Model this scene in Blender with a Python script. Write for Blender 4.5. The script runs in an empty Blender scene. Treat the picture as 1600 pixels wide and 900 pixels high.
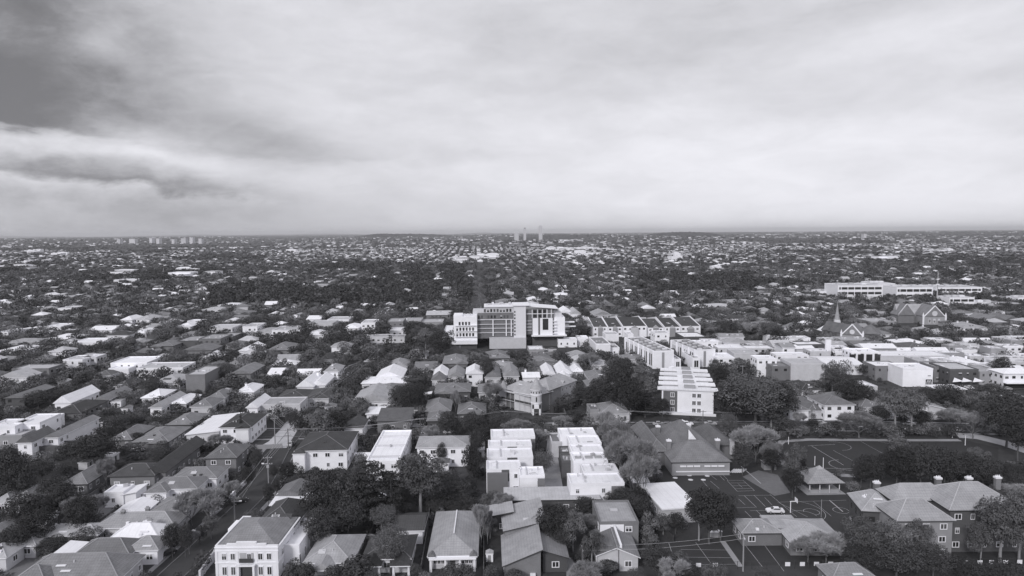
import bpy, bmesh, math, random
import numpy as np
from mathutils import Vector, Matrix
R = math.radians
sc = bpy.context.scene
# ------------------------------------------------------------------ camera
CAMZ, FPX, PITCH, ROLL = 75.0, 1066.0, 4.62, -0.43
cd = bpy.data.cameras.new('camera'); cam = bpy.data.objects.new('camera', cd)
sc.collection.objects.link(cam); sc.camera = cam
cam.location = (0, 0, CAMZ)
CAMR = Matrix.Rotation(R(90-PITCH), 3, 'X') @ Matrix.Rotation(R(ROLL), 3, 'Z')
cam.rotation_euler = CAMR.to_euler()
cd.sensor_width = 36; cd.lens = 36*FPX/1600; cd.clip_start = 1; cd.clip_end = 120000
# ------------------------------------------------------------------ world
SUN_EL, SUN_AZ = 30, 208        # azimuth clockwise from +Y (the view direction)
w = bpy.data.worlds.new('World'); sc.world = w; w.use_nodes = True
nt = w.node_tree; N = nt.nodes; L = nt.links
for n in list(N): N.remove(n)
def nd(t, **k):
    n = N.new(t)
    for a, b in k.items(): setattr(n, a, b)
    return n
def put(s, v):
    if isinstance(v, bpy.types.NodeSocket): L.new(v, s)
    else: s.default_value = v
def M(op, a, b=0.0, c=None):
    n = nd('ShaderNodeMath', operation=op)
    put(n.inputs[0], a); put(n.inputs[1], b)
    if c is not None: put(n.inputs[2], c)
    return n.outputs[0]
tc = nd('ShaderNodeTexCoord')
sep = nd('ShaderNodeSeparateXYZ'); L.new(tc.outputs['Generated'], sep.inputs[0])
az = M('MULTIPLY', M('ARCTAN2', sep.outputs[0], sep.outputs[1]), 57.2958)
el = M('MULTIPLY', M('ARCSINE', sep.outputs[2]), 57.2958)
def noise(vec, scale, detail=5, rough=.55, dist=0.0):
    n = nd('ShaderNodeTexNoise'); L.new(vec, n.inputs['Vector'])
    n.inputs['Scale'].default_value = scale; n.inputs['Detail'].default_value = detail
    n.inputs['Roughness'].default_value = rough; n.inputs['Distortion'].default_value = dist
    return n.outputs['Fac']
def comb(x, y, z=0.0):
    c = nd('ShaderNodeCombineXYZ'); put(c.inputs[0], x); put(c.inputs[1], y); put(c.inputs[2], z); return c.outputs[0]
# cloud deck seen at its slant: stretched sideways, squeezed towards the horizon
v1 = comb(M('MULTIPLY', az, .035), M('MULTIPLY', el, .11))
v2 = comb(M('MULTIPLY', az, .035), M('MULTIPLY', el, .11), 7.3)
wx = M('MULTIPLY', M('SUBTRACT', noise(v1, 1.4, 6, .6), .5), 9)
wy = M('MULTIPLY', M('SUBTRACT', noise(v2, 1.6, 6, .6), .5), 4)
azw = M('ADD', az, wx); elw = M('ADD', el, wy)
acc = None
# (azimuth, elevation, half widths, tilt, depth): soft banks of cloud, darker or brighter than the sheet
for a, e, sa, se, tl, dp in [(-39.5, 9.6, 6.5, 2.4, 0, -.26), (-38, 15.0, 7.5, 4.5, 0, -.28), (-29.5, 13.0, 6.5, 4.5, 0, -.20), (-23, 8.0, 8, 1.5, -.08, -.14), (-31, 6.2, 8, .7, -.06, .19), (-28, 1.8, 14, 1.9, 0, -.21), (-12, 2.0, 12, 2.0, 0, -.03),
                         (-18.5, 6.8, 5, .8, -.1, -.08), (-4, 6.8, 8, .7, -.05, -.04), (20, 6.0, 20, 4.5, .03, .09), (28, 1.6, 24, 2.0, 0, .09), (15, 14, 18, 3.4, .05, -.075), (30, 13.5, 9, 1.2, .08, .07), (-15, 15.5, 8, 2, 0, .02), (34, 9.5, 8, .8, .06, -.05), (-30, 13.4, 2.2, 1.3, 0, .10), (16, 8.6, 9, .8, .09, -.04)]:
    dx = M('SUBTRACT', azw, a)
    dy = M('SUBTRACT', elw, M('ADD', M('MULTIPLY', dx, tl), e))
    q = M('ADD', M('POWER', M('ABSOLUTE', M('DIVIDE', dx, sa)), 2), M('POWER', M('ABSOLUTE', M('DIVIDE', dy, se)), 2))
    g = M('MULTIPLY', M('EXPONENT', M('MULTIPLY', q, -.8)), dp)
    acc = g if acc is None else M('ADD', acc, g)
rag = M('MULTIPLY', M('SUBTRACT', noise(comb(M('MULTIPLY', az, .09), M('MULTIPLY', el, .2), 3.1), 3.0, 7, .6, .3), .5), 2.6)
def sstep(x, a, b_):
    n = nd('ShaderNodeMapRange'); n.interpolation_type = 'SMOOTHSTEP'; L.new(x, n.inputs[0]); n.inputs[1].default_value = a; n.inputs[2].default_value = b_; return n.outputs[0]
def bank(a0, a1, e0, slope, edge, top, dp, soft):      # a bank of cloud with a crisp ragged underside
    e_ = M('ADD', M('SUBTRACT', M('ADD', el, rag), e0), M('MULTIPLY', M('ADD', az, 37.0), -slope))
    u_ = sstep(e_, 0.0, edge); t_ = M('EXPONENT', M('MULTIPLY', M('POWER', M('MAXIMUM', M('DIVIDE', e_, top), 0.0), 2.0), -1.0))
    f_ = M('SUBTRACT', 1.0, sstep(azw, a0, a1))
    return M('MULTIPLY', M('MULTIPLY', M('MULTIPLY', u_, t_), f_), dp)
acc = M('ADD', acc, bank(-37, -25, 7.0, -.04, .7, 4.0, -.30, 1))
acc = M('ADD', acc, bank(-28, -12, 4.0, -.09, 1.0, 1.8, -.37, 1))
acc = M('ADD', acc, bank(-16, 2, 6.0, -.02, .8, 1.8, -.07, 1))
fine = M('MULTIPLY', M('SUBTRACT', noise(comb(M('MULTIPLY', azw, .05), M('MULTIPLY', elw, .16)), 2.2, 7, .55, .4), .5), .22)
big = M('MULTIPLY', M('SUBTRACT', noise(v2, .8, 3, .5), .5), .10)
val = M('ADD', M('ADD', M('ADD', .535, acc), fine), big)
tex = M('MULTIPLY', M('SUBTRACT', noise(comb(M('MULTIPLY', az, .12), M('MULTIPLY', el, .28), 5.5), 3.2, 8, .62, .5), .5), .10)
lump = M('MULTIPLY', M('SUBTRACT', noise(comb(M('MULTIPLY', az, .11), M('MULTIPLY', el, .17), 9.1), 2.6, 6, .6, .2), .5), M('MULTIPLY', M('SUBTRACT', 1.0, sstep(az, -38, -14)), .42))
val = M('ADD', M('ADD', val, tex), lump)
# soft floor and ceiling
val = M('MINIMUM', val, .66)
lo = M('MAXIMUM', M('SUBTRACT', .16, val), 0.0)
val = M('ADD', val, M('MULTIPLY', lo, .55))
val = M('MAXIMUM', val, .12)
# the far half of the sky and everything below the horizon keep the mean value
sky = nd('ShaderNodeTexSky'); sky.sky_type = 'NISHITA'; sky.sun_disc = False
sky.sun_elevation = R(SUN_EL); sky.sun_rotation = R(SUN_AZ); sky.air_density = 1.0; sky.dust_density = 2.0
bw = nd('ShaderNodeRGBToBW'); L.new(sky.outputs[0], bw.inputs[0])
thin = M('MULTIPLY', M('MINIMUM', bw.outputs[0], 12.0), .12)
tot = M('ADD', M('MULTIPLY', val, 9.2), thin)
tint = nd('ShaderNodeMix', data_type='RGBA', blend_type='MULTIPLY'); tint.inputs[0].default_value = 1
cc = nd('ShaderNodeCombineColor'); [L.new(tot, cc.inputs[i]) for i in range(3)]
L.new(cc.outputs[0], tint.inputs[6]); tint.inputs[7].default_value = (.985, .985, 1.045, 1)
bg = nd('ShaderNodeBackground'); bg.inputs[1].default_value = .1; L.new(tint.outputs[2], bg.inputs[0])
wo = nd('ShaderNodeOutputWorld'); L.new(bg.outputs[0], wo.inputs[0])
# ------------------------------------------------------------------ sun (behind thin cloud)
sd = bpy.data.lights.new('sun', 'SUN'); sd.energy = 1.5; sd.angle = R(11); sd.color = (1.0, .985, .98)
so = bpy.data.objects.new('sun', sd); sc.collection.objects.link(so)
sdir = Vector((math.sin(R(SUN_AZ))*math.cos(R(SUN_EL)), math.cos(R(SUN_AZ))*math.cos(R(SUN_EL)), math.sin(R(SUN_EL))))
so.rotation_euler = sdir.to_track_quat('Z', 'Y').to_euler()
vs = sc.view_settings; vs.view_transform = 'Standard'; vs.look = 'None'; vs.exposure = .45; vs.gamma = 1
# ------------------------------------------------------------------ placing helpers (photo pixels, 1600 x 900 -> ground)
CR = np.array(CAMR)
def G(px, py, z=0.0):
    d = CR @ np.array([(px-800)/FPX, -(py-450)/FPX, -1.0])
    t = (z-CAMZ)/d[2]
    return (d[0]*t, d[1]*t)
CRI = CR.T
def P(x, y, z):
    c = CRI @ np.array([x, y, z-CAMZ])
    return 800+FPX*c[0]/-c[2], 450-FPX*c[1]/-c[2]
def smooth(a, b, x):
    t = min(1, max(0, (x-a)/(b-a))); return t*t*(3-2*t)
def TZ(x, y):          # the land rises gently a few kilometres out
    r = math.hypot(x, y)
    return smooth(1500, 9000, r)*(34+9*math.sin(x/900+1)+7*math.sin(x/370+y/1300))+smooth(400, 1600, r)*4*math.sin(x/260)*math.sin(y/330+1) if r > 400 else 0.0
# ------------------------------------------------------------------ materials
MATS = {}
def mat(name, v, rough=.85, amt=.25, scale=.6, pat=None, ps=3.0, pamt=.25, rnd=.0, bump=.0, spec=.3, metal=0, fine=.0):
    if name in MATS: return MATS[name]
    m = bpy.data.materials.new(name); m.use_nodes = True
    t = m.node_tree; b = t.nodes['Principled BSDF']
    b.inputs['Roughness'].default_value = rough; b.inputs['Specular IOR Level'].default_value = spec; b.inputs['Metallic'].default_value = metal
    def n_(ty, **k):
        n = t.nodes.new(ty)
        for a, c in k.items(): setattr(n, a, c)
        return n
    def mm(op, a, c):
        n = n_('ShaderNodeMath', operation=op)
        for i, q in ((0, a), (1, c)):
            if isinstance(q, bpy.types.NodeSocket): t.links.new(q, n.inputs[i])
            else: n.inputs[i].default_value = q
        return n.outputs[0]
    tcn = n_('ShaderNodeTexCoord'); co = tcn.outputs['Object']
    val = None
    def nz(s, det, a):
        n = n_('ShaderNodeTexNoise'); n.inputs['Scale'].default_value = s; n.inputs['Detail'].default_value = det; n.inputs['Roughness'].default_value = .65
        t.links.new(co, n.inputs['Vector'])
        return mm('ADD', 1.0, mm('MULTIPLY', mm('SUBTRACT', n.outputs['Fac'], .5), a*2))
    val = nz(scale, 4, amt)
    if fine: val = mm('MULTIPLY', val, nz(scale*9, 3, fine))
    patout = None
    if pat == 'tile':       # tiles or sheets: thin darker lines down and across the slope
        for ax, s_ in ((0, ps), (1, ps)):
            sp = n_('ShaderNodeSeparateXYZ'); t.links.new(co, sp.inputs[0])
            fr = mm('FRACT', mm('MULTIPLY', sp.outputs[ax], s_), 0)
            ln = mm('LESS_THAN', fr, .22)
            val = mm('MULTIPLY', val, mm('SUBTRACT', 1.0, mm('MULTIPLY', ln, pamt*.5)))
            patout = ln
    elif pat == 'seam':
        sp = n_('ShaderNodeSeparateXYZ'); t.links.new(co, sp.inputs[0])
        fr = mm('FRACT', mm('MULTIPLY', sp.outputs[0], ps), 0); ln = mm('LESS_THAN', fr, .2)
        val = mm('MULTIPLY', val, mm('SUBTRACT', 1.0, mm('MULTIPLY', ln, pamt)))
    elif pat == 'brick':
        sp = n_('ShaderNodeSeparateXYZ'); t.links.new(co, sp.inputs[0])
        fr = mm('FRACT', mm('MULTIPLY', sp.outputs[2], ps), 0); ln = mm('LESS_THAN', fr, .25)
        val = mm('MULTIPLY', val, mm('ADD', 1.0, mm('MULTIPLY', ln, pamt)))
    if rnd:
        oi = n_('ShaderNodeObjectInfo')
        val = mm('MULTIPLY', val, mm('ADD', 1.0-rnd, mm('MULTIPLY', oi.outputs['Random'], rnd*2)))
    val = mm('MULTIPLY', val, v)
    c = n_('ShaderNodeCombineColor')
    t.links.new(mm('MULTIPLY', val, .985), c.inputs[0]); t.links.new(mm('MULTIPLY', val, .985), c.inputs[1]); t.links.new(mm('MULTIPLY', val, 1.04), c.inputs[2])
    t.links.new(c.outputs[0], b.inputs['Base Color'])
    if bump:
        bn = n_('ShaderNodeBump'); bn.inputs['Strength'].default_value = bump; bn.inputs['Distance'].default_value = .1
        t.links.new(val, bn.inputs['Height']); t.links.new(bn.outputs[0], b.inputs['Normal'])
    MATS[name] = m; return m
RM = {'white': mat('white_roof', .78, .6, .16, .22, 'seam', .55, .05, .06, fine=.08), 'pale': mat('pale_roof', .44, .7, .3, .3, 'seam', 1.1, .08, .15, fine=.2),
      'light': mat('light_grey_roof', .34, .75, .42, .35, 'tile', 1.6, .22, .15, fine=.2), 'mid': mat('mid_grey_roof', .20, .8, .45, .35, 'tile', 1.7, .25, .18, fine=.25),
      'grey': mat('grey_tile_roof', .14, .8, .5, .4, 'tile', 1.7, .28, .18, fine=.3), 'dark': mat('dark_roof', .062, .8, .5, .35, 'tile', 1.7, .3, .2, fine=.3)}
WM = {'white': mat('white_render', .82, .8, .14, .35, rnd=.08, fine=.06), 'pale': mat('pale_render', .55, .85, .2, .4, rnd=.1, fine=.1), 'grey': mat('grey_render', .3, .85, .14, .4, rnd=.1),
      'brick': mat('brick_wall', .17, .9, .2, .5, 'brick', 4.5, .3, .15, fine=.2), 'dark': mat('dark_brick_wall', .09, .9, .22, .5, 'brick', 4.5, .3, .15, fine=.2)}
RIDGE = {k: mat('ridge_'+k, v, .8, .2) for k, v in (('white', .72), ('pale', .5), ('light', .42), ('mid', .30), ('grey', .24), ('dark', .17))}
TRIM = mat('white_paint', .78, .6, .05); GLASS = mat('window_glass', .035, .12, .3, .4, spec=.6)
DARKT = mat('dark_trim', .06, .6, .1); CONC = mat('concrete', .33, .9, .2, .2, fine=.15); ASPH = mat('asphalt', .042, .9, .22, .08, fine=.2)
ROADM = mat('road_asphalt', .055, .85, .2, .06, fine=.18); PATHM = mat('pale_path', .30, .9, .22, .1, fine=.15); MARK = mat('line_paint', .40, .8, .35, .8)
BRIGHT = mat('bright_line_paint', .68, .8, .15, .8)
TIMB = mat('weathered_timber', .13, .9, .3, 1.2); DTIMB = mat('dark_timber', .055, .9, .3, 1.2); BARK = mat('tree_bark', .10, .9, .3, 1.5); PBARK = mat('pale_bark', .27, .9, .25, 1.5)
LAWN = mat('mown_lawn', .052, .95, .25, .08, fine=.25); STEEL = mat('galvanised_steel', .4, .5, .1); TYRE = mat('tyre_rubber', .02, .8, .1)
SOLAR = mat('solar_glass', .05, .2, .1, spec=.6); SKYL = mat('skylight_glass', .5, .25, .1, spec=.6); TURF = mat('playing_turf', .036, .95, .14, .05, fine=.12)
def leafmat(name, v, sc_=5.5, amt=.85, rnd=.25): return mat(name, v, .75, max(amt, .6), 5.5, rnd=rnd, spec=.25, fine=.5)
# ------------------------------------------------------------------ mesh helpers
class MB:
    def __init__(s): s.v = []; s.f = []; s.m = []
    def add(s, vs_, fs, m=0):
        o = len(s.v); s.v += [tuple(p) for p in vs_]
        for f in fs: s.f.append(tuple(i+o for i in f)); s.m.append(m)
        return s
    def box(s, x0, x1, y0, y1, z0, z1, m=0):
        return s.add([(x0,y0,z0),(x1,y0,z0),(x1,y1,z0),(x0,y1,z0),(x0,y0,z1),(x1,y0,z1),(x1,y1,z1),(x0,y1,z1)],
                     [(0,3,2,1),(4,5,6,7),(0,1,5,4),(1,2,6,5),(2,3,7,6),(3,0,4,7)], m)
    def prism(s, pts, z0, z1, m=0):        # polygon in plan, counter-clockwise
        n = len(pts)
        return s.add([(x,y,z0) for x,y in pts]+[(x,y,z1) for x,y in pts], [tuple(range(n-1,-1,-1)), tuple(range(n,2*n))]+[(i,(i+1)%n,n+(i+1)%n,n+i) for i in range(n)], m)
    def tube(s, a, b, r0, r1=None, n=6, m=0, cap=True):
        r1 = r0 if r1 is None else r1
        a = Vector(a); b = Vector(b); d = (b-a)
        if d.length < 1e-6: return s
        d.normalize(); u = d.orthogonal().normalized(); v = d.cross(u)
        vs_ = [a+(u*math.cos(2*math.pi*i/n)+v*math.sin(2*math.pi*i/n))*r0 for i in range(n)]+[b+(u*math.cos(2*math.pi*i/n)+v*math.sin(2*math.pi*i/n))*r1 for i in range(n)]
        fs = [(i,(i+1)%n,n+(i+1)%n,n+i) for i in range(n)]
        if cap: fs += [tuple(range(n-1,-1,-1)), tuple(range(n,2*n))]
        return s.add(vs_, fs, m)
    def bar(s, a, b, w_, z0, z1, m=0):      # a straight wall from a to b in plan
        dx, dy = b[0]-a[0], b[1]-a[1]; l = math.hypot(dx, dy) or 1; nx, ny = -dy/l*w_/2, dx/l*w_/2
        return s.prism([(a[0]-nx,a[1]-ny),(b[0]-nx,b[1]-ny),(b[0]+nx,b[1]+ny),(a[0]+nx,a[1]+ny)], z0, z1, m)
    def cone(s, x, y, z0, z1, r0, r1, n=16, m=0, ph=0):
        return s.add([(x+r0*math.cos(ph+2*math.pi*i/n), y+r0*math.sin(ph+2*math.pi*i/n), z0) for i in range(n)]+[(x+r1*math.cos(ph+2*math.pi*i/n), y+r1*math.sin(ph+2*math.pi*i/n), z1) for i in range(n)],
              [(i,(i+1)%n,n+(i+1)%n,n+i) for i in range(n)]+[tuple(range(n-1,-1,-1)), tuple(range(n,2*n))], m)
    def mesh(s, name, mats, smooth_=False):
        me = bpy.data.meshes.new(name); me.from_pydata(s.v, [], s.f); 
        for m in (mats if isinstance(mats, (list, tuple)) else [mats]): me.materials.append(m)
        if any(s.m): me.polygons.foreach_set('material_index', s.m)
        if smooth_: me.polygons.foreach_set('use_smooth', [True]*len(s.f))
        me.update(); return me
    def build(s, name, mats, parent=None, loc=None, rz=None):
        return obj(name, s.mesh(name, mats), parent, loc, rz)
COL = sc.collection
def obj(name, me, parent=None, loc=None, rz=None):
    o = bpy.data.objects.new(name, me); COL.objects.link(o)
    if parent is not None: o.parent = parent
    if loc is not None: o.location = loc
    if rz is not None: o.rotation_euler = (0, 0, rz)
    return o
def tag(o, label=None, cat=None, group=None, kind=None):
    if label: o['label'] = label
    if cat: o['category'] = cat
    if group: o['group'] = group
    if kind: o['kind'] = kind
    return o
def thing(name, label, cat, loc=(0,0,0), rz=0, group=None):
    o = bpy.data.objects.new(name, None); COL.objects.link(o); o.empty_display_size = .5
    o.location = loc; o.rotation_euler = (0, 0, rz); return tag(o, label, cat, group)
def numpy_mesh(name, V, F, mats, mi=None):
    me = bpy.data.meshes.new(name); k = F.shape[1]
    me.vertices.add(len(V)); me.vertices.foreach_set('co', V.astype(np.float32).ravel())
    me.loops.add(F.size); me.loops.foreach_set('vertex_index', F.astype(np.int32).ravel())
    me.polygons.add(len(F)); me.polygons.foreach_set('loop_start', np.arange(0, F.size, k, dtype=np.int32))
    try: me.polygons.foreach_set('loop_total', np.full(len(F), k, dtype=np.int32))
    except Exception: pass
    for m in mats: me.materials.append(m)
    if mi is not None: me.polygons.foreach_set('material_index', mi.astype(np.int32))
    me.update(calc_edges=True); return me
# ------------------------------------------------------------------ ground sheet and hills
def ground():
    ys = [-400, -100, 0, 60, 120, 180, 240, 300, 380, 480, 600, 760, 950, 1200, 1500, 1850, 2200, 2700, 3300, 4000, 4800, 5600, 6500, 7500, 8600, 10000, 12000, 15000, 20000, 28000, 42000]
    xs = [-42000, -28000, -20000, -15000, -12000, -10000]+list(range(-8500, -1500, 500))+list(range(-1500, -300, 150))+list(range(-300, 301, 50))+list(range(450, 1600, 150))+list(range(2000, 9000, 500))+[10000, 12000, 15000, 20000, 28000, 42000]
    V = [(x, y, TZ(x, y) if y > 300 or abs(x) > 400 else 0) for y in ys for x in xs]; n = len(xs)
    F = [(j*n+i, j*n+i+1, (j+1)*n+i+1, (j+1)*n+i) for j in range(len(ys)-1) for i in range(n-1)]
    b = MB(); b.add(V, F); o = b.build('ground', mat('ground_soil_and_grass', .05, .95, .55, .035, fine=.6)); tag(o, kind='structure')
ground()
def hills():
    b = MB(); n = 120; rg = random.Random(5)
    for k, (y, a0, a1, hh) in enumerate([(33000, -52, -9, 190), (36000, -14, 4, 130)]):
        V = []
        for i in range(n+1):
            t = i/n; a = R(a0+(a1-a0)*t); x = math.tan(a)*y
            h = hh*math.sin(math.pi*t)**.7*(.55+.25*math.sin(t*9+k)+.15*math.sin(t*23)+.05*math.sin(t*61))
            V += [(x, y-3500, 0), (x, y, max(h, 1)), (x, y+3500, 0)]
        b.add(V, [(i*3+j, i*3+3+j, i*3+4+j, i*3+1+j) for i in range(n) for j in (0, 1)])
    tag(b.build('hills', mat('wooded_hills', .05, .95, .3, .002)), kind='structure')
    b = MB()
    for x, y, w_, h in [(1900, 7600, 420, 38), (-1650, 8800, 300, 44), (-1500, 9400, 700, 40)]:
        V = []; m = 24
        for j in range(m+1):
            for i in range(m+1):
                u, v = i/m*2-1, j/m*2-1; q = max(0, 1-u*u-v*v)
                V.append((x+u*w_, y+v*w_, 30+(h+8*math.sin(i*1.9)*math.sin(j*1.3))*q**.6))
        b.add(V, [(j*(m+1)+i, j*(m+1)+i+1, (j+1)*(m+1)+i+1, (j+1)*(m+1)+i) for j in range(m) for i in range(m)])
    tag(b.build('hills', mat('wooded_rise', .035, .95, .3, .01)), kind='structure')
hills()
OCC = []      # blocked ground: (cx, cy, hw, hd, cos, sin)
def block(x, y, hw, hd, rz=0): OCC.append((x, y, hw, hd, math.cos(rz), math.sin(rz)))
POLY = []
def in_poly(x, y):
    for bb, pts in POLY:
        if not (bb[0] < x < bb[2] and bb[1] < y < bb[3]): continue
        c = False; j = len(pts)-1
        for i in range(len(pts)):
            if (pts[i][1] > y) != (pts[j][1] > y) and x < (pts[j][0]-pts[i][0])*(y-pts[i][1])/(pts[j][1]-pts[i][1])+pts[i][0]: c = not c
            j = i
        if c: return True
    return False
def blocked(x, y, r):
    for cx, cy, hw, hd, c, s in OCC:
        dx, dy = x-cx, y-cy
        if dx*dx+dy*dy > (hw+hd+r)**2: continue
        if abs(dx*c+dy*s) < hw+r and abs(-dx*s+dy*c) < hd+r: return True
    return False
def sheet(name, pxs, m, z, kind='structure', blk=False):
    pts = [G(*p) for p in pxs]
    if blk: POLY.append(((min(p[0] for p in pts), min(p[1] for p in pts), max(p[0] for p in pts), max(p[1] for p in pts)), pts))
    a = sum(pts[i][0]*pts[(i+1)%len(pts)][1]-pts[(i+1)%len(pts)][0]*pts[i][1] for i in range(len(pts)))
    if a < 0: pts.reverse()
    b = MB(); b.add([(x, y, z) for x, y in pts], [tuple(range(len(pts)))])
    return tag(b.build(name, m), kind=kind)
def strip(b, pts, w_, z, m=0):
    n = len(pts); V = []
    for i in range(n):
        p0, p1 = pts[max(0, i-1)], pts[min(n-1, i+1)]
        dx, dy = p1[0]-p0[0], p1[1]-p0[1]; l = math.hypot(dx, dy) or 1
        V += [(pts[i][0]+dy/l*w_/2, pts[i][1]-dx/l*w_/2, z), (pts[i][0]-dy/l*w_/2, pts[i][1]+dx/l*w_/2, z)]
    b.add(V, [(2*i, 2*i+2, 2*i+3, 2*i+1) for i in range(n-1)], m); return b
RZ = [.03]
def road(pxs, w_, foot=True):
    z = RZ[0]; RZ[0] += .006
    pts = [G(*p) for p in pxs]
    tag(strip(MB(), pts, w_, z).build('road', ROADM), kind='structure')
    if foot:
        for s in (-1, 1):
            off = []
            for i in range(len(pts)):
                p0, p1 = pts[max(0, i-1)], pts[min(len(pts)-1, i+1)]
                dx, dy = p1[0]-p0[0], p1[1]-p0[1]; l = math.hypot(dx, dy)
                off.append((dy/l*s, -dx/l*s, pts[i]))
            k = MB(); f = MB()
            for i in range(len(off)-1):
                a, c = off[i], off[i+1]
                q = lambda o, d: (o[2][0]+o[0]*d, o[2][1]+o[1]*d)
                k.bar(q(a, w_/2+.12), q(c, w_/2+.12), .24, 0, .13)
            strip(f, [q(o, w_/2+3.0) for o in off], 1.3, .025)
            tag(k.build('kerb', mat('kerb_stone', .17, .9, .2)), kind='structure'); tag(f.build('pavement', PATHM), kind='structure')
    for i in range(len(pts)-1):
        a, c = pts[i], pts[i+1]; l = math.hypot(c[0]-a[0], c[1]-a[1])
        block((a[0]+c[0])/2, (a[1]+c[1])/2, l/2, w_/2+1.2, math.atan2(c[1]-a[1], c[0]-a[0]))
road([(262, 905), (318, 853), (350, 821), (394, 779), (415, 745), (437, 705), (456, 682), (476, 655), (505, 615), (560, 572), (596, 560), (650, 548)], 5.8)
road([(350, 679), (480, 677), (640, 675), (850, 669), (1000, 668), (1150, 667), (1300, 665), (1450, 668), (1640, 672)], 8)
road([(900, 905), (1000, 900), (1150, 897), (1300, 894), (1640, 890)], 7, False)
road([(1640, 640), (1580, 622), (1540, 607), (1490, 598), (1440, 597)], 9)
road([(747, 520), (747, 470), (747, 440), (749, 425), (750, 410), (750, 400), (749, 390)], 11, False)
strip(PT := MB(), [G(747, 500), G(747, 470), G(747, 440), G(749, 425), G(750, 405), G(749, 388)], 7, .09); tag(PT.build('path', mat('avenue_gravel', .3, .9, .2)), kind='structure')
sheet('yard', [(1030,747),(1150,728),(1175,727),(1275,776),(1330,776),(1430,800),(1640,880),(1640,892),(1010,896),(1045,850),(1100,800)], ASPH, .016, blk=True)
sheet('playing_field', [(1212,700),(1228,690),(1262,686),(1500,686),(1560,700),(1560,735),(1480,742),(1330,739),(1265,737),(1225,722)], TURF, .022, blk=True)
strip(PT := MB(), [G(*p) for p in [(1335,744),(1262,740),(1222,724),(1207,703),(1222,690),(1262,687),(1400,688),(1500,688)]], 2.6, .065); tag(PT.build('path', PATHM), kind='structure')
strip(PT := MB(), [G(*p) for p in [(1495,680),(1530,683),(1575,694),(1640,716)]], 7, .069); tag(PT.build('path', mat('sandy_path', .42, .9, .2)), kind='structure')
sheet('driveway', [(846,766),(852,716),(856,684),(862,684),(872,716),(880,766)], mat('driveway_concrete', .30, .9, .22, .12, fine=.15), .072, blk=True)
sheet('driveway', [(885,905),(885,870),(893,872),(912,905)], mat('driveway_concrete', .30), .075, blk=True)
sheet('car_park', [(398,702),(420,690),(445,664),(470,655),(470,664),(448,700)], mat('worn_concrete', .46, .9, .3, .12, fine=.2), .078, blk=True)
sheet('lawn', [(28,762),(40,728),(55,700),(105,712),(110,740),(60,775)], LAWN, .02)
sheet('lawn', [(1160,745),(1185,735),(1215,742),(1235,770),(1210,775)], mat('bark_garden', .16, .9, .3), .026, blk=True)
def block_px(x0, y0, x1, y1):
    a = G(x0, y0); b_ = G(x1, y0); c = G(x0, y1); d = G(x1, y1)
    X = [a[0], b_[0], c[0], d[0]]
    block(sum(X)/4, (a[1]+c[1])/2, (abs(b_[0]-a[0])+abs(d[0]-c[0]))/4, abs(a[1]-c[1])/2)
block_px(1215, 738, 1560, 690); block_px(1040, 800, 1320, 740); block_px(1050, 893, 1330, 850); block_px(1500, 715, 1600, 685); block_px(400, 700, 465, 662); block_px(850,766,878,684); block_px(1150, 745, 1260, 738)
# ------------------------------------------------------------------ buildings
_p = MB().box(-.5, .5, -.04, .04, 0, 1).mesh('window_pane', GLASS)
_fr = MB()
for a in ((-.56, -.44, 0, 1), (.44, .56, 0, 1), (-.04, .04, 0, 1)): _fr.box(a[0], a[1], -.07, .05, a[2], a[3])
_fr.box(-.56, .56, -.085, .05, -.08, .05); _fr.box(-.56, .56, -.085, .05, .95, 1.05)
_fr = _fr.mesh('window_frame', TRIM)
_vent = MB().box(-.5, .5, -.5, .5, 0, 1).mesh('rooftop_unit', mat('rooftop_unit_metal', .55, .6, .1, rnd=.3))
_pp = [_p, _p, MB().box(-.5, .5, -.04, .04, 0, 1).mesh('window_pane', mat('paler_glass', .10, .15, .4, .6, spec=.6)), MB().box(-.5, .5, -.04, .04, .55, 1, 1).box(-.5, .5, -.035, .035, 0, .55).mesh('window_pane', [GLASS, mat('window_blind', .4, .8, .1)])]  # panes vary at random
_rw = random.Random(17)
def win(root, x, y, z, w_, h_, face=0, frame=True, loc=(0,0,0), rz=0.0):
    c, s = math.cos(rz), math.sin(rz); fa = {0: 0, 1: math.pi/2, 2: -math.pi/2, 3: math.pi}[face]
    o = obj('window', _rw.choice(_pp), root, (loc[0]+x*c-y*s, loc[1]+x*s+y*c, z), rz+fa); o.scale = (w_, 1, h_)
    if frame: obj('window_frame', _fr, o)
    return o
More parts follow.
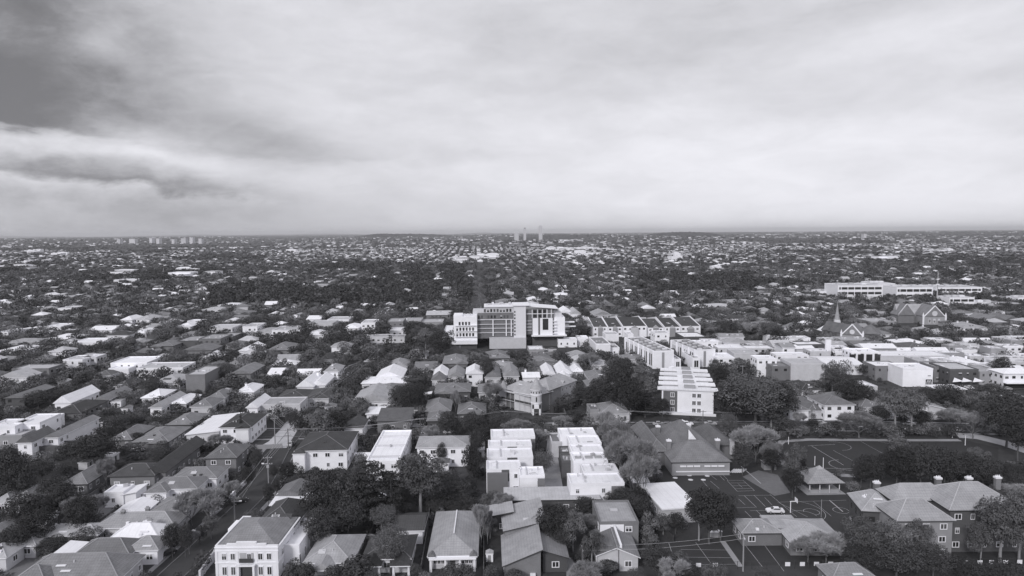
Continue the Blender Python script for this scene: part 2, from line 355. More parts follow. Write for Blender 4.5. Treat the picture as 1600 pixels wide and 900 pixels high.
def roof_mb(w_, d, h, style, rh, ov=.5, ridge=False):
    b = MB(); X, Y = w_/2+ov, d/2+ov; t = .22; z0 = h-.05; z1 = z0+t
    if style == 'flat':
        b.box(-w_/2+.02, w_/2-.02, -d/2+.02, d/2-.02, h-.3, h+.02)
        for q in ((-w_/2-.06, w_/2+.06, -d/2-.06, -d/2+.3), (-w_/2-.06, w_/2+.06, d/2-.3, d/2+.06), (-w_/2-.06, -w_/2+.3, -d/2+.3, d/2-.3), (w_/2-.3, w_/2+.06, -d/2+.3, d/2-.3)): b.box(*q, h-.29, h+.45, 1)
        return b
    if style == 'slab':
        b.box(-X, X, -Y, Y, h, h+.35); return b
    base = [(-X,-Y,z0),(X,-Y,z0),(X,Y,z0),(-X,Y,z0),(-X,-Y,z1),(X,-Y,z1),(X,Y,z1),(-X,Y,z1)]
    side = [(0,3,2,1)]; fas = [(0,1,5,4),(1,2,6,5),(2,3,7,6),(3,0,4,7)]
    if style in ('hip', 'pyr'):
        if style == 'pyr': r = [(0,0,z1+rh),(0,0,z1+rh)]
        elif X >= Y: r = [(-(X-Y),0,z1+rh),((X-Y),0,z1+rh)]
        else: r = [(0,-(Y-X),z1+rh),(0,(Y-X),z1+rh)]
        if style == 'pyr': b.add(base+[r[0]], [(4,5,8),(5,6,8),(6,7,8),(7,4,8)]+side)
        elif X >= Y: b.add(base+r, [(4,5,9,8),(5,6,9),(6,7,8,9),(7,4,8)]+side)
        else: b.add(base+r, [(4,5,8),(5,6,9,8),(6,7,9),(7,4,8,9)]+side)
    elif style == 'gable_u': b.add(base+[(-X,0,z1+rh),(X,0,z1+rh)], [(4,5,9,8),(5,6,9),(6,7,8,9),(7,4,8)]+side)
    elif style == 'gable_v': b.add(base+[(0,-Y,z1+rh),(0,Y,z1+rh)], [(4,5,8),(5,6,9,8),(6,7,9),(7,4,8,9)]+side)
    elif style in ('skR', 'skL', 'skB'):
        up = {'skR': (1,2), 'skL': (0,3), 'skB': (2,3)}[style]
        V = [(p[0], p[1], p[2]+(rh if i % 4 in up else 0)) for i, p in enumerate(base)]
        b.add(V, [(4,5,6,7),(0,3,2,1)]); b.add(V, fas, 1); return b
    b.add(base, fas, 1)
    if ridge and style in ('hip', 'pyr'):
        t_ = [base[i] for i in range(4, 8)]; rr_ = r if style == 'hip' else [r[0], r[0]]
        ends = ((0,0),(3,0),(1,1),(2,1)) if X >= Y else ((0,0),(1,0),(2,1),(3,1))
        for i, j in ends: b.tube(t_[i], rr_[j], .13, n=4, m=2, cap=False)
        if style == 'hip': b.tube(rr_[0], rr_[1], .13, n=4, m=2, cap=False)
    return b
def wall_mb(w_, d, h, style, rh):
    b = MB(); x, y = w_/2, d/2
    if style == 'gable_v':
        k = rh*(x)/(x+.5)
        V = [(-x,-y,0),(x,-y,0),(x,y,0),(-x,y,0),(-x,-y,h),(x,-y,h),(x,y,h),(-x,y,h),(0,-y,h+k+.05),(0,y,h+k+.05)]
        b.add(V, [(0,1,5,8,4),(1,2,6,5),(2,3,7,9,6),(3,0,4,7)])
    elif style == 'gable_u':
        k = rh*(y)/(y+.5)
        V = [(-x,-y,0),(x,-y,0),(x,y,0),(-x,y,0),(-x,-y,h),(x,-y,h),(x,y,h),(-x,y,h),(-x,0,h+k+.05),(x,0,h+k+.05)]
        b.add(V, [(0,1,5,4),(1,2,6,9,5),(2,3,7,6),(3,0,4,8,7)])
    elif style in ('skR', 'skL', 'skB'):
        up = {'skR': (1,2), 'skL': (0,3), 'skB': (2,3)}[style]
        V = [(-x,-y,0),(x,-y,0),(x,y,0),(-x,y,0)]+[(a, c, h+(rh*.96 if i in up else 0)) for i, (a, c) in enumerate([(-x,-y),(x,-y),(x,y),(-x,y)])]
        b.add(V, [(0,1,5,4),(1,2,6,5),(2,3,7,6),(3,0,4,7)])
    else: b.add([(-x,-y,0),(x,-y,0),(x,y,0),(-x,y,0),(-x,-y,h),(x,-y,h),(x,y,h),(-x,y,h)], [(0,1,5,4),(1,2,6,5),(2,3,7,6),(3,0,4,7),(4,5,6,7)])
    return b
def rotp(x, y, rz, loc): c, s = math.cos(rz), math.sin(rz); return (loc[0]+x*c-y*s, loc[1]+x*s+y*c)
RS = random.Random(11)
def blk(root, w_, d, h, style='hip', rh=2.0, rc='mid', wc='brick', loc=(0,0,0), rz=0.0, ov=.5, wins=None, detail=1, faces=(0,), ch=0, sky_=0, solar=0, z=0, eave=None, roofname='roof'):
    wl = wall_mb(w_, d, h, style, rh).build('wall', WM.get(wc, WM['brick']) if isinstance(wc, str) else wc, root, (loc[0], loc[1], loc[2]+z), rz)
    e = eave or (WM[wc] if style == 'flat' and isinstance(wc, str) else (TRIM if wc in ('white', 'pale') or rc in ('white',) else DARKT))
    rf = roof_mb(w_, d, h, style, rh, ov, detail > 0).build(roofname, [RM[rc] if isinstance(rc, str) else rc, e, RIDGE[rc]], root, (loc[0], loc[1], loc[2]+z), rz)
    if detail:
        st = max(1, round((h-.2)/3.2)); fh = h/st; big_ = h > 5 and min(w_, d) > 20
        for f in faces:
            ln = w_ if f in (0, 3) else d; n = max(1, int(ln/3.3)) if detail else 0; n = min(n, 12)
            for s in range(st):
                for i in range(n):
                    if RS.random() < .18: continue
                    t = (i+.5)/n*ln-ln/2+RS.uniform(-.2, .2)
                    ww, hh = (1.5, 1.25) if not big_ else (1.7, 1.5)
                    zz = z+loc[2]+s*fh+fh*.36
                    p = {0: (t, -d/2-.03), 1: (w_/2+.03, t), 2: (-w_/2-.03, t), 3: (t, d/2+.03)}[f]
                    win(root, p[0], p[1], zz, ww*RS.choice([.6, 1, 1]), hh, f, detail > 1, loc, rz)
    for i in range(ch):
        tx, ty = (RS.uniform(-.32, .32)*w_, RS.uniform(-.1, .3)*d) if ch > 0 else (0, 0)
        q = rotp(tx, ty, rz, loc); hh = h+rh*.75+1.1
        c = MB().box(-.45, .45, -.35, .35, h-.2, hh).build('chimney', WM['brick' if wc != 'white' else 'white'], root, (q[0], q[1], z+loc[2]), rz)
        MB().box(-.55, .55, -.45, .45, hh, hh+.18).box(-.3, -.05, -.12, .12, hh+.18, hh+.55).box(.05, .3, -.12, .12, hh+.18, hh+.55).build('chimney_cap', CONC, c)
    if style == 'flat' and loc == (0, 0, 0):
        for i in range(RS.choice([1, 2, 3, 4])):
            u_ = obj('rooftop_unit', _vent, root, (RS.uniform(-.36, .36)*w_, RS.uniform(-.36, .36)*d, h+.02), RS.choice([0, 0, .4])); u_.scale = RS.choice([(1.2, .9, .8), (.7, .7, .5), (1.8, 1.0, .35), (.35, .35, .9), (.9, 1.6, .25)])
    if detail and style != 'flat' and h < 9 and style in ('hip', 'gable_u', 'pyr'):
        run = ((min(w_, d) if style in ('hip', 'pyr') else d)/2+.5)
        for i in range(RS.choice([0, 1, 2, 2, 3])):
            t = RS.uniform(.25, .75); q = rotp(RS.uniform(-.25, .25)*w_*(1-t*.5), -(d/2+.5)+run*t, rz, loc); zz = z+loc[2]+h+.15+rh*t
            k = RS.random(); o = MB().cone(0, 0, -.2, RS.uniform(.3, .6), .16, .16, 8) if k < .5 else MB().box(-.35, .35, -.3, .3, -.3, .35) if k < .8 else MB().box(-1.0, 1.0, -.5, .5, -.1, .06)
            o.build('roof_vent' if k < .8 else 'skylight', WM['pale'] if k < .5 else DARKT if k < .65 else TRIM, root, (q[0], q[1], zz), rz)
    if sky_ or solar:
        for i in range(sky_+solar):
            # lies on the slope that faces the viewer
            if style == 'flat': n_, zz, yy = 0, h+.04, RS.uniform(-.25, .25)*d
            else:
                run = (min(w_, d) if style in ('hip', 'pyr') else d)/2+.5; t = .5; yy = -(d/2+.5)+run*t; zz = h+.17+rh*t; n_ = math.atan2(rh, run)
            a = MB().box(-.8, .8, -.6, .6, .02, .12) if i < sky_ else MB().box(-1.9, 1.9, -.9, .9, .03, .11)
            q = rotp(RS.uniform(-.2, .2)*w_, yy, rz, loc)
            o = a.build('skylight' if i < sky_ else 'solar_panel', SKYL if i < sky_ else SOLAR, root, (q[0], q[1], z+loc[2]+zz)); o.rotation_euler = (n_, 0, rz)
    return wl, rf
def wing(root, w_, d, h, rh, rc, wc, rn, loc=(0,0,0), rz=0.0):
    sx = rn.choice([-1, 1]); w2 = w_*rn.uniform(.38, .5); pr = rn.uniform(1.5, 3.2); x = sx*(w_/2-w2/2-rn.uniform(0, .6)); dd = d*.5+pr; y = -d/2-pr+dd/2; stl = rn.choice(['hip', 'gable_v', 'gable_v']); r2 = rh*min(.9, w2/min(w_, d)+.1)
    q = rotp(x, y, rz, loc)
    wall_mb(w2, dd, h-.02, stl, r2).build('wing_wall', WM[wc], root, (q[0], q[1], 0), rz)
    roof_mb(w2, dd, h-.02, stl, r2, .45, stl == 'hip').build('wing_roof', [RM[rc], TRIM if wc in ('white', 'pale') else DARKT, RIDGE[rc]], root, (q[0], q[1], 0), rz)
RW_ = random.Random(31)
REC = []      # (object, what, group, x, y, height) of everything that gets its label from its surroundings
SHOT = [(1190, 776, 1330, 812, 178), (1040, 741, 1190, 800, 190), (1262, 694, 1340, 728, 230)]     # picture boxes of buildings, kept free of filler trees standing before them
def frame_of(x0, x1, yf, yb, h, rot):
    a, b_ = G(x0, yf, h), G(x1, yf, h); w_ = math.hypot(b_[0]-a[0], b_[1]-a[1]); rz = R(rot)
    fx, fy = (a[0]+b_[0])/2, (a[1]+b_[1])/2; d = min(60, max(6, G((x0+x1)/2, yb, h)[1]-fy))
    return fx-math.sin(rz)*d/2, fy+math.cos(rz)*d/2, w_, d, rz
def shot(cx, cy, w_, d, h, rz):
    q = [P(*rotp(sx*w_/2, sy*d/2, rz, (cx, cy)), zz) for sx in (-1, 1) for sy in (-1, 1) for zz in (0, h)]
    SHOT.append((min(p[0] for p in q), min(p[1] for p in q), max(p[0] for p in q), max(p[1] for p in q), cy-d/2))
RW = {'white': 'white', 'pale': 'pale', 'light': 'light grey', 'mid': 'mid grey', 'grey': 'grey', 'dark': 'dark'}
SW = {'hip': 'hip roofed', 'pyr': 'hip roofed', 'gable_u': 'gable roofed', 'gable_v': 'gable roofed', 'flat': 'flat roofed', 'slab': 'flat roofed', 'skR': 'slant roofed', 'skL': 'slant roofed', 'skB': 'slant roofed'}
WW = {'white': 'white', 'pale': 'pale', 'grey': 'grey', 'brick': 'brick', 'dark': 'dark'}
def house(x0, x1, yf, yb, h, style='hip', rh=2.0, rc='mid', wc='brick', rot=2.5, root=None, name='house', label=None, cat='house', group='suburban houses', **k):
    cx, cy, w_, d, rz = frame_of(x0, x1, yf, yb, h, rot)
    if not label and root is None and cy > 300 and d > 20: cy -= (d-20)/2; d = 20+(d-20)*.15
    side = 1 if (x0+x1)/2 < 780 else 2
    k.setdefault('faces', (0, side)); k.setdefault('detail', 2 if cy < 260 else 1)
    if root is None:
        root = thing(name, label, cat, (cx, cy, 0), rz, group)
        blk(root, w_, d, h, style, rh, rc, wc, **k)
        if not label and style == 'hip' and w_ > 10 and d > 8 and RW_.random() < .55: wing(root, w_, d, h, rh, rc, wc, RW_)
        if not label: REC.append((root, f'{RW[rc]} {SW[style]} house with {WW[wc]} walls' if cat == 'house' else f'{RW[rc]} {SW[style]} {cat} with {WW[wc]} walls', None, cx, cy, h))
    else: blk(root, w_, d, h, style, rh, rc, wc, loc=(cx-root.location.x, cy-root.location.y, 0), rz=rz, **k)
    block(cx, cy, w_/2+.6, d/2+.6, rz); shot(cx, cy, w_, d, h+rh, rz)
    return root, w_, d
def compound(name, label, cat, blocks, group=None, origin=None):
    f = blocks[0]; cx, cy, _, _, _ = frame_of(f[0], f[1], f[2], f[3], f[4], 0)
    root = thing(name, label, cat, (cx, cy, 0), 0, group)
    for b_ in blocks:
        k = b_[9] if len(b_) > 9 else {}
        house(*b_[:9], root=root, **k)
    return root
def AT(px, py, Y):      # world x and z at depth Y along a pixel ray
    d = CR @ np.array([(px-800)/FPX, -(py-450)/FPX, -1.0]); t = Y/d[1]
    return d[0]*t, CAMZ+d[2]*t
def chim(root, px, pt, Y, w_=1.1, drop=3.5, cap=BRIGHT, body=None, pots=2):
    x, zt = AT(px, pt, Y); x -= root.location.x; y = Y-root.location.y
    c = MB().box(-w_/2, w_/2, -w_*.35, w_*.35, zt-drop, zt-.5).build('chimney', body or WM['brick'], root, (x, y, 0))
    b = MB().box(-w_*.6, w_*.6, -w_*.45, w_*.45, zt-.9, zt-.45)
    for i in range(pots): b.cone((i+.5)/pots*w_-w_/2, 0, zt-.45, zt, .14, .11, 8)
    b.build('chimney_cap', TRIM, c)
H = house
# ---- the two-storey classical white house on the bottom edge
def white_mansion():
    cx, cy, w_, d, rz = frame_of(336, 433.5, 852, 806, 7.6, 0)
    r = thing('house', 'white two storey classical house with stepped parapet and paired windows by the street', 'house', (cx, cy, 0), rz)
    wh = WM['white']; X = w_/2; Y = d/2
    b = MB().box(-X, X, -Y, Y, 0, 7.0)
    for s in (0, 1): pass
    b.build('wall', wh, r)
    p = MB()
    for z0, z1, o_ in ((3.55, 3.8, .12), (6.2, 6.38, .1), (7.0, 7.15, .15)): p.box(-X-o_, X+o_, -Y-o_, Y+o_, z0, z1)
    for x in (-X+.25, -2.1, 2.1, X-.25): p.box(x-.28, x+.28, -Y-.1, -Y-.003, 0, 6.19)
    p.build('cornice', TRIM, r)
    p = MB().box(-X, X, -Y, -Y+.35, 7.15, 7.6).box(-X, -X+.35, -Y+.35, Y, 7.15, 7.6).box(-X+.35, -X+2, Y-.35, Y, 7.15, 7.6)
    p.box(-4.3, 4.3, -Y-.05, -Y+.4, 7.6, 7.95).box(-2.2, 2.2, -Y-.1, -Y+.45, 7.95, 8.35); p.build('parapet', wh, r)
    roof_mb(w_-1.0, d-.6, 7.15, 'hip', 2.8, .2).build('roof', [RM['mid'], DARKT], r)
    for x in (-4.9, -3.0, 3.0, 4.9):
        for z, h_ in ((4.35, 1.45), (.9, 1.9)):
            win(r, x, -Y-.05, z, 1.0, h_, 0)
    # balcony recess shade put into a block's colour, dark entry, both framed by trim
    MB().box(-1.5, 1.5, -Y-.12, -Y+.1, 4.0, 5.9).build('painted_balcony_recess', mat('stone_shade_tone', .42), r)
    MB().box(-1.5, 1.5, -Y-.5, -Y-.12, 3.85, 4.1).box(-1.5, 1.5, -Y-.5, -Y-.44, 4.1, 4.8).build('balustrade', DARKT, r)
    win(r, .6, -Y-.16, 4.2, .9, 1.6, 0)
    MB().box(-1.45, 1.45, -Y-.06, -Y+.05, 0, 2.9).build('door', DARKT, r); MB().box(-1.9, -1.46, -Y-.9, -Y-.45, 0, 3.2).box(1.46, 1.9, -Y-.9, -Y-.45, 0, 3.2).box(-2, 2, -Y-1, -Y-.1, 3.2, 3.5).build('portico', TRIM, r)
    for z in (4.2, .9):
        for y in (-5, -1.5, 3, 6): win(r, X+.05, y, z, 1.1, 1.4, 1)
    # the lower side wing with its own parapet, set back behind the front
    b = MB().box(X+.02, X+3.4, -Y+4, Y+3, 0, 5.2).build('side_wing', wh, r)
    MB().box(X+3.1, X+3.4, -Y+4, Y+3, 5.2, 5.8).box(X+.02, X+3.1, -Y+4, -Y+4.3, 5.2, 5.8).box(X+.02, X+3.1, Y+2.7, Y+3, 5.2, 5.8).build('wing_parapet', wh, b)
    for y in (-3, 1, 5, 9): win(r, X+3.45, y-Y+7, 1.4, .9, 2.2, 1)
    MB().box(-X-1.6, -X-.02, Y-5, Y, 0, 6.6).build('side_bay', wh, r)
    block(cx+1.5, cy+1, w_/2+2.5, d/2+2, rz); shot(cx+1.5, cy, w_+3, d, 9, rz)
white_mansion()
def porch_gable(root, x, y, w_, d, h, rh, rc, loc=(0,0,0), cols=True):
    roof_mb(w_, d, h, 'gable_v', rh, .3).build('porch_roof', [RM[rc], TRIM], root, (x, y, 0))
    b = MB().add([(-w_/2, -d/2, h), (w_/2, -d/2, h), (0, -d/2, h+rh*.9), (-w_/2, -d/2+.15, h), (w_/2, -d/2+.15, h), (0, -d/2+.15, h+rh*.9)], [(0,1,2),(3,5,4)])
    b.build('porch_gable', WM['pale'], root, (x, y, 0))
    if cols:
        for s in (-1, 1):
            MB().cone(0, 0, 0, h, .42, .26, 4, ph=math.pi/4).build('porch_post', TRIM, root, (x+s*(w_/2-.35), y-d/2+.4, 0))
def bungalow():
    r, w_, d = H(671, 744, 868, 801, 3.0, 'hip', 2.6, 'light', 'pale', rot=1.5, label='grey roofed bungalow with four white porch posts and triple windows', detail=0, group=None)
    Y = d/2
    for x in (-w_/2+.4, -1.6, 1.6, w_/2-.4): MB().cone(0, 0, 0, 2.75, .42, .28, 4, ph=math.pi/4).build('porch_post', TRIM, r, (x, -Y-1.3, 0))
    MB().box(-w_/2, w_/2, -Y-1.7, -Y-.01, 2.75, 3.0).build('porch_roof', TRIM, r)
    for x in (-3.1, 3.1):
        for k in (-.85, 0, .85): win(r, x+k, -Y-.03, 1.15, .75, 1.05, 0)
    MB().box(-.55, .55, -Y-.05, -Y+.02, 0, 2.3).build('door', DARKT, r)
    for sx in (-1, 1): roof_mb(1.6, 1.4, 3.0, 'gable_v', .9, .1).build('corner_gable', [RM['mid'], TRIM], r, (sx*(w_/2-.6), -Y-.4, .1))
    MB().box(-.12, .12, -Y+w_/2, Y-w_/2, 5.78, 5.98).build('ridge_cap', TRIM, r)
bungalow()
r, w_, d = H(477, 548, 879, 838, 3.0, 'hip', 2.4, 'light', 'pale', rot=0, label='ribbed tile hip roofed house with small white trimmed porch gable beside the white mansion', ch=0, sky_=1, group=None)
porch_gable(r, -.5, -d/2-1.2, 4.6, 3.6, 2.7, 1.6, 'light')
r, w_, d = H(568, 640, 873, 838, 3.2, 'hip', 2.2, 'dark', 'pale', rot=1, label='dark roofed house with white gabled porch half hidden by a round tree', group=None)
for x in (-w_/2+2.2, w_/2-1.6): porch_gable(r, x, -d/2-1.2, 4.0, 3.0, 2.8, 1.4, 'dark')
H(617, 660, 829, 803, 3.4, 'gable_u', 1.6, 'dark', 'white', rot=1, name='outbuilding', label='dark roofed rear building with one bright white side wall', cat='outbuilding')
r, w_, d = H(398, 458, 824, 786, 6.4, 'hip', 3.0, 'dark', 'pale', rot=-1, label='dark roof with twin solar panels and skylights behind the white mansion', solar=1, sky_=2, group=None)
H(424, 476, 789, 775, 3.2, 'skB', .5, 'white', 'white', rot=1, label='low flat white roof beneath the spreading tree, beyond the solar panels')
H(431, 476, 776, 758, 3.4, 'gable_v', 1.8, 'grey', 'brick', rot=-1, label='small dark gable with pale edge beside the layered cedar')
# split-roof villas and brick flats at the bottom middle
r, w_, d = H(788, 845, 884, 838, 2.7, 'skR', 3.6, 'light', 'brick', rot=2, label='steep slant roofed brick villa with white air conditioner beside the driveway', group='slant roofed villas')
MB().box(-.6, .6, -.3, .3, 0, .9).build('air_conditioner', TRIM, r, (2.2, -d/2-.4, .2))
H(848, 886, 872, 836, 3.2, 'skL', 2.0, 'mid', 'dark', rot=2, label='lower slant roofed half of the brick villa falling towards the driveway', group='slant roofed villas')
H(789, 851, 829, 793, 4.6, 'skR', 2.2, 'light', 'brick', rot=4, label='long slant roofed brick villa with small white panel behind the steep villa', sky_=1, group='slant roofed villas')
H(768, 800, 806, 792, 5.0, 'skR', 1.0, 'light', 'dark', rot=4, label='narrow slant roofed brick unit beside the bare poplar', group='slant roofed villas')
H(790, 936, 781, 766, 4.0, 'skB', .7, 'pale', 'dark', rot=1, name='flats', label='long low brick flats with pale roof below the white townhouses', cat='flats', ch=0)
r, w_, d = H(937, 998, 818, 784, 6.2, 'flat', 0, 'light', 'brick', rot=1, name='flats', label='flat grey roofed brick block with one bright white wall panel', cat='flats', group=None)
MB().box(-w_/2+.05, w_*.12, -d/2-.15, -d/2-.005, 2.2, 6.0).build('white_panel', TRIM, r)
r, w_, d = H(934, 966, 868, 832, 3.2, 'skR', 2.2, 'grey', 'pale', rot=0, label='pale walled slant roofed villa behind the rounded gum with bare limbs', group='slant roofed villas')
MB().box(w_/2+.3, w_/2+.75, -d/2-.6, d/2+.3, 3.0, 5.95).build('fascia', TRIM, r)
H(968, 997, 871, 836, 3.2, 'skL', 2.2, 'mid', 'pale', rot=0, label='grey slant roofed villa with white dividing fascia beside the school court', group='slant roofed villas')
r, w_, d = H(1034, 1094, 795, 756, 3.8, 'slab', 0, 'white', 'pale', rot=8, name='shed', label='white flat roofed school shed beside the asphalt courts', cat='shed', ov=.3)
MB().cone(0, 0, 0, 3.0, 1.1, 1.1, 16).build('water_tank', STEEL, None).location = (*G(1037, 816), 0)
tag(bpy.data.objects['water_tank'], 'round metal water tank at the corner of the white school shed', 'water tank')
x, y = G(765, 876); gs = thing('garden_shed', 'tiny white garden shed beside the steep slant roofed villa', 'garden shed', (x, y, 0))
MB().box(-.8, .8, -.7, .7, 0, 1.9).build('wall', WM['white'], gs); roof_mb(1.6, 1.4, 1.9, 'gable_v', .4, .1).build('roof', [RM['pale'], TRIM], gs); MB().box(-.35, .35, -.74, -.69, 0, 1.6).build('door', WM['grey'], gs)
# ---- school buildings
hall = compound('school_hall', 'old brick school hall with steep hips, white topped chimneys and white gablet', 'school', [
    (1050, 1141, 722, 700, 4.2, 'hip', 4.6, 'mid', 'grey', dict(rot=1, detail=0, faces=(0,))),
    (1036, 1114, 700, 672, 5.0, 'pyr', 6.6, 'grey', 'brick', dict(rot=1, detail=0)),
    (1016, 1042, 706, 668, 4.5, 'hip', 3.2, 'grey', 'brick', dict(rot=2, faces=(2,), detail=2)),
    (1098, 1148, 696, 672, 4.6, 'hip', 4.0, 'grey', 'brick', dict(rot=1, detail=0))])
for px, pt, Y in ((1066, 655, 229), (1076, 660, 225), (1028, 663, 228), (1045, 685, 214), (1121, 684, 215), (1144, 684, 219)): chim(hall, px, pt, Y, 1.3, 5.5, pots=1, body=WM['pale'] if px in (1144, 1067, 1076) else None)
x, z = AT(1082, 682, 217); MB().add([(x-1.3-hall.location.x, 217-hall.location.y, z-1.0), (x+1.3-hall.location.x, 217-hall.location.y, z-1.0), (x-hall.location.x, 217-hall.location.y, z+.6), (x-hall.location.x, 222-hall.location.y, z+.9)], [(0,1,2),(1,3,2),(0,2,3)]).build('gablet', TRIM, hall)
b = MB(); bw = MB(); Yf = G(1095, 740)[1]
X0 = G(1052, 740)[0]-hall.location.x; X1 = G(1139, 740)[0]-hall.location.x; cyf = frame_of(1052, 1139, 722, 700, 4.2, 0); yf_ = cyf[1]-cyf[3]/2-hall.location.y
MB().box(X0+.3, X1-.3, yf_-.42, yf_-.26, 1.15, 1.5).build('band_course', TRIM, hall)
for i in range(6):
    t = X0+2+(X1-X0-4)*(i+.25 if i < 3 else i+.75)/6.2
    o = obj('high_window', _p, hall, (t, yf_-.32, 2.75)); o.scale = (1.9, 1, .55); o.data = MB().box(-.5, .5, -.1, .04, 0, 1).mesh('high_window', TRIM) if i == 0 else hall_hw
    if i == 0: hall_hw = o.data
sch = compound('school_building', 'large brick school with pale tiled hip roofs, five chimneys and rows of white framed windows', 'school', [
    (1484, 1600, 797, 764, 10.0, 'hip', 4.2, 'light', 'dark', dict(rot=0, faces=(0,), detail=2)),
    (1402, 1489, 814, 789, 9.0, 'hip', 3.4, 'light', 'grey', dict(rot=0, faces=(0,), detail=2)),
    (1350, 1402, 800, 774, 8.0, 'hip', 3.0, 'light', 'dark', dict(rot=-10, faces=(0, 2), detail=1)),
    (1395, 1490, 782, 765, 9.6, 'hip', 3.0, 'light', 'dark', dict(rot=0, detail=0))])
for px, pt, Y, dr in ((1370, 750, 178, 5), (1354, 772, 163, 4.5), (1466, 743, 180, 4), (1514, 743, 180, 4), (1559, 742, 180, 4), (1474, 777, 168, 5)): chim(sch, px, pt, Y, 1.4, dr, pots=3)
for px, py in ((1405, 776), (1420, 774)): x, z = AT(px, py, 174); o = obj('roof_vent', _vent, sch, (x-sch.location.x, 174-sch.location.y, z-1.2)); o.scale = (1.3, 1.2, 1.8)
low = compound('classroom_block', 'low school classroom block with pale hip roofs beside the parked white sedan', 'school', [
    (1160, 1222, 833, 812, 3.1, 'hip', 1.7, 'light', 'brick', dict(rot=0, detail=2)), (1236, 1318, 848, 812, 3.1, 'hip', 2.0, 'light', 'brick', dict(rot=-2, detail=2, faces=(0, 2))),
    (1205, 1250, 824, 812, 3.6, 'slab', 0, 'light', 'brick', dict(rot=0, detail=0))])
for px, py in ((1197, 824), (1214, 822), (1231, 812)): x, z = AT(px, py, 176); o = obj('roof_vent', _vent, low, (x-low.location.x, 176-low.location.y-(5 if py > 815 else 0), z-1.4)); o.scale = (1.2, 1.1, 1.5)
def pavilion():
    x, y = G(1289, 772); r = thing('pavilion', 'open sided school shelter with pyramid roof and raised cap', 'pavilion', (x, y+4, 0), R(2))
    roof_mb(9.6, 7.6, 3.1, 'pyr', 3.6, .7).build('roof', [RM['light'], DARKT], r)
    roof_mb(1.8, 1.5, 6.0, 'pyr', .9, .1).build('roof_cap', [RM['light'], DARKT], r)
    MB().box(-4.4, 4.4, -3.5, -3.35, .1, 1.1).box(-4.4, 4.4, 3.35, 3.5, .1, 1.1).box(-4.4, -4.25, -3.35, 3.35, .1, 1.1).build('low_wall', WM['grey'], r)
    for px in (-4.3, -1.4, 1.4, 4.3):
        for py in (-3.4, 3.4): MB().box(px-.1, px+.1, py-.1, py+.1, .05, 3.1).build('post', TRIM, r)
    MB().box(-5.6, 5.6, -4.6, 4.6, .04, .12).build('floor_slab', CONC, r)
    block(x, y+4, 6, 5); shot(x, y+4, 10, 8, 7, 0)
pavilion()
H(1182, 1227, 742, 722, 2.2, 'gable_u', .7, 'light', 'pale', name='playhouse', label='little pale playhouse in the bark garden beside the school hall', cat='playhouse', detail=0) if False else None
def playhouse():
    x, y = G(1201, 732); r = thing('playhouse', 'little pale play hut in the bark garden beside the school hall', 'play hut', (x, y, 0))
    MB().box(-1.9, 1.9, -1.4, 1.4, 0, 2.1).build('wall', WM['grey'], r); roof_mb(3.8, 2.8, 2.1, 'gable_u', .8, .3).build('roof', [RM['light'], DARKT], r); MB().box(.4, 1.2, -1.46, -1.38, 0, 1.8).build('door', DARKT, r)
    block(x, y, 3, 2)
playhouse()
# ---- white townhouses: two facing rows of flat roofed units
TG = 'white flat roofed townhouses'
def unit(x0, x1, yf, yb, label, h=7.2, grey=None, notch=False, panel=None, sky3=False, rot=2.0):
    r, w_, d = H(x0, x1, yf, yb, h, 'flat', 0, 'white', 'white', rot=rot, name='townhouse', label=label, cat='townhouse', detail=2 if yf > 730 else 0, group=TG, faces=(0,))
    if notch: MB().box(-w_*.06, w_*.16, -d/2-.08, -d/2+.25, h-3.2, h+.2).build('painted_balcony_recess', mat('recess_shade_tone', .10), r)  # raised block; the shade of the recess is in its dark colour
    if panel: MB().box(panel[0]*w_, panel[1]*w_, -d/2-.9, -d/2-.01, .1, h*.93).build('grey_panel', mat('grey_cladding', .16, .8, .1), r)
    if sky3:
        for x in (-.3, 0, .28): MB().box(-1.1, 1.1, -1, 1, h+.03, h+.3).build('roof_light', mat('frosted_roof_light', .33, .5), r, (x*w_, 0, 0))
    MB().box(-w_*.22, -w_*.2, -d/2+.3, d/2-.3, h+.03, h+.5).build('roof_upstand', WM['pale'], r)
    return r, w_, d
unit(767, 836, 684, 672, 'rear white townhouse with grey end, row beside the tennis court', panel=(.1, .5))
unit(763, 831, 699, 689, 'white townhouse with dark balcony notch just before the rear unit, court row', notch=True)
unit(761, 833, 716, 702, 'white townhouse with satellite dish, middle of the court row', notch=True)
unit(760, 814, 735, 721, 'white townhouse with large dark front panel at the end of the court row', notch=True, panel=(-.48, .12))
r, w_, d = unit(812, 851, 745, 731, 'white townhouse with small dark corner panel beside the driveway, court row', panel=(.22, .5))
unit(875, 932, 681, 670, 'rear white townhouse of the row beside the tall bare trees')
unit(890, 940, 694, 682, 'white townhouse with grey terrace, second from the rear beside the bare trees')
unit(893, 944, 707, 696, 'plain white townhouse between terrace unit and roof light unit, bare tree row')
unit(896, 950, 722, 708, 'white townhouse with three large grey roof lights', sky3=True)
unit(911, 967, 739, 726, 'white townhouse with grey roof deck behind the front unit, bare tree row')
unit(891, 976, 757, 741, 'front white townhouse with grey corner panel and glazed entrance, bare tree row', panel=(.26, .5))
for i, (a, b_, c, e, lb) in enumerate([(862, 878, 692, 678, 'grey garage beside the driveway, rear'), (876, 893, 708, 699, 'grey flat deck beside the driveway, middle'), (878, 897, 722, 711, 'grey flat deck beside the driveway, close to the front'), (764, 792, 762, 748, '')]):
    if lb: H(a, b_, c, e, 5.0, 'flat', 0, 'mid', 'dark' if i else 'pale', rot=2, name='garage', label=lb+' of the townhouse row', cat='garage', detail=0)
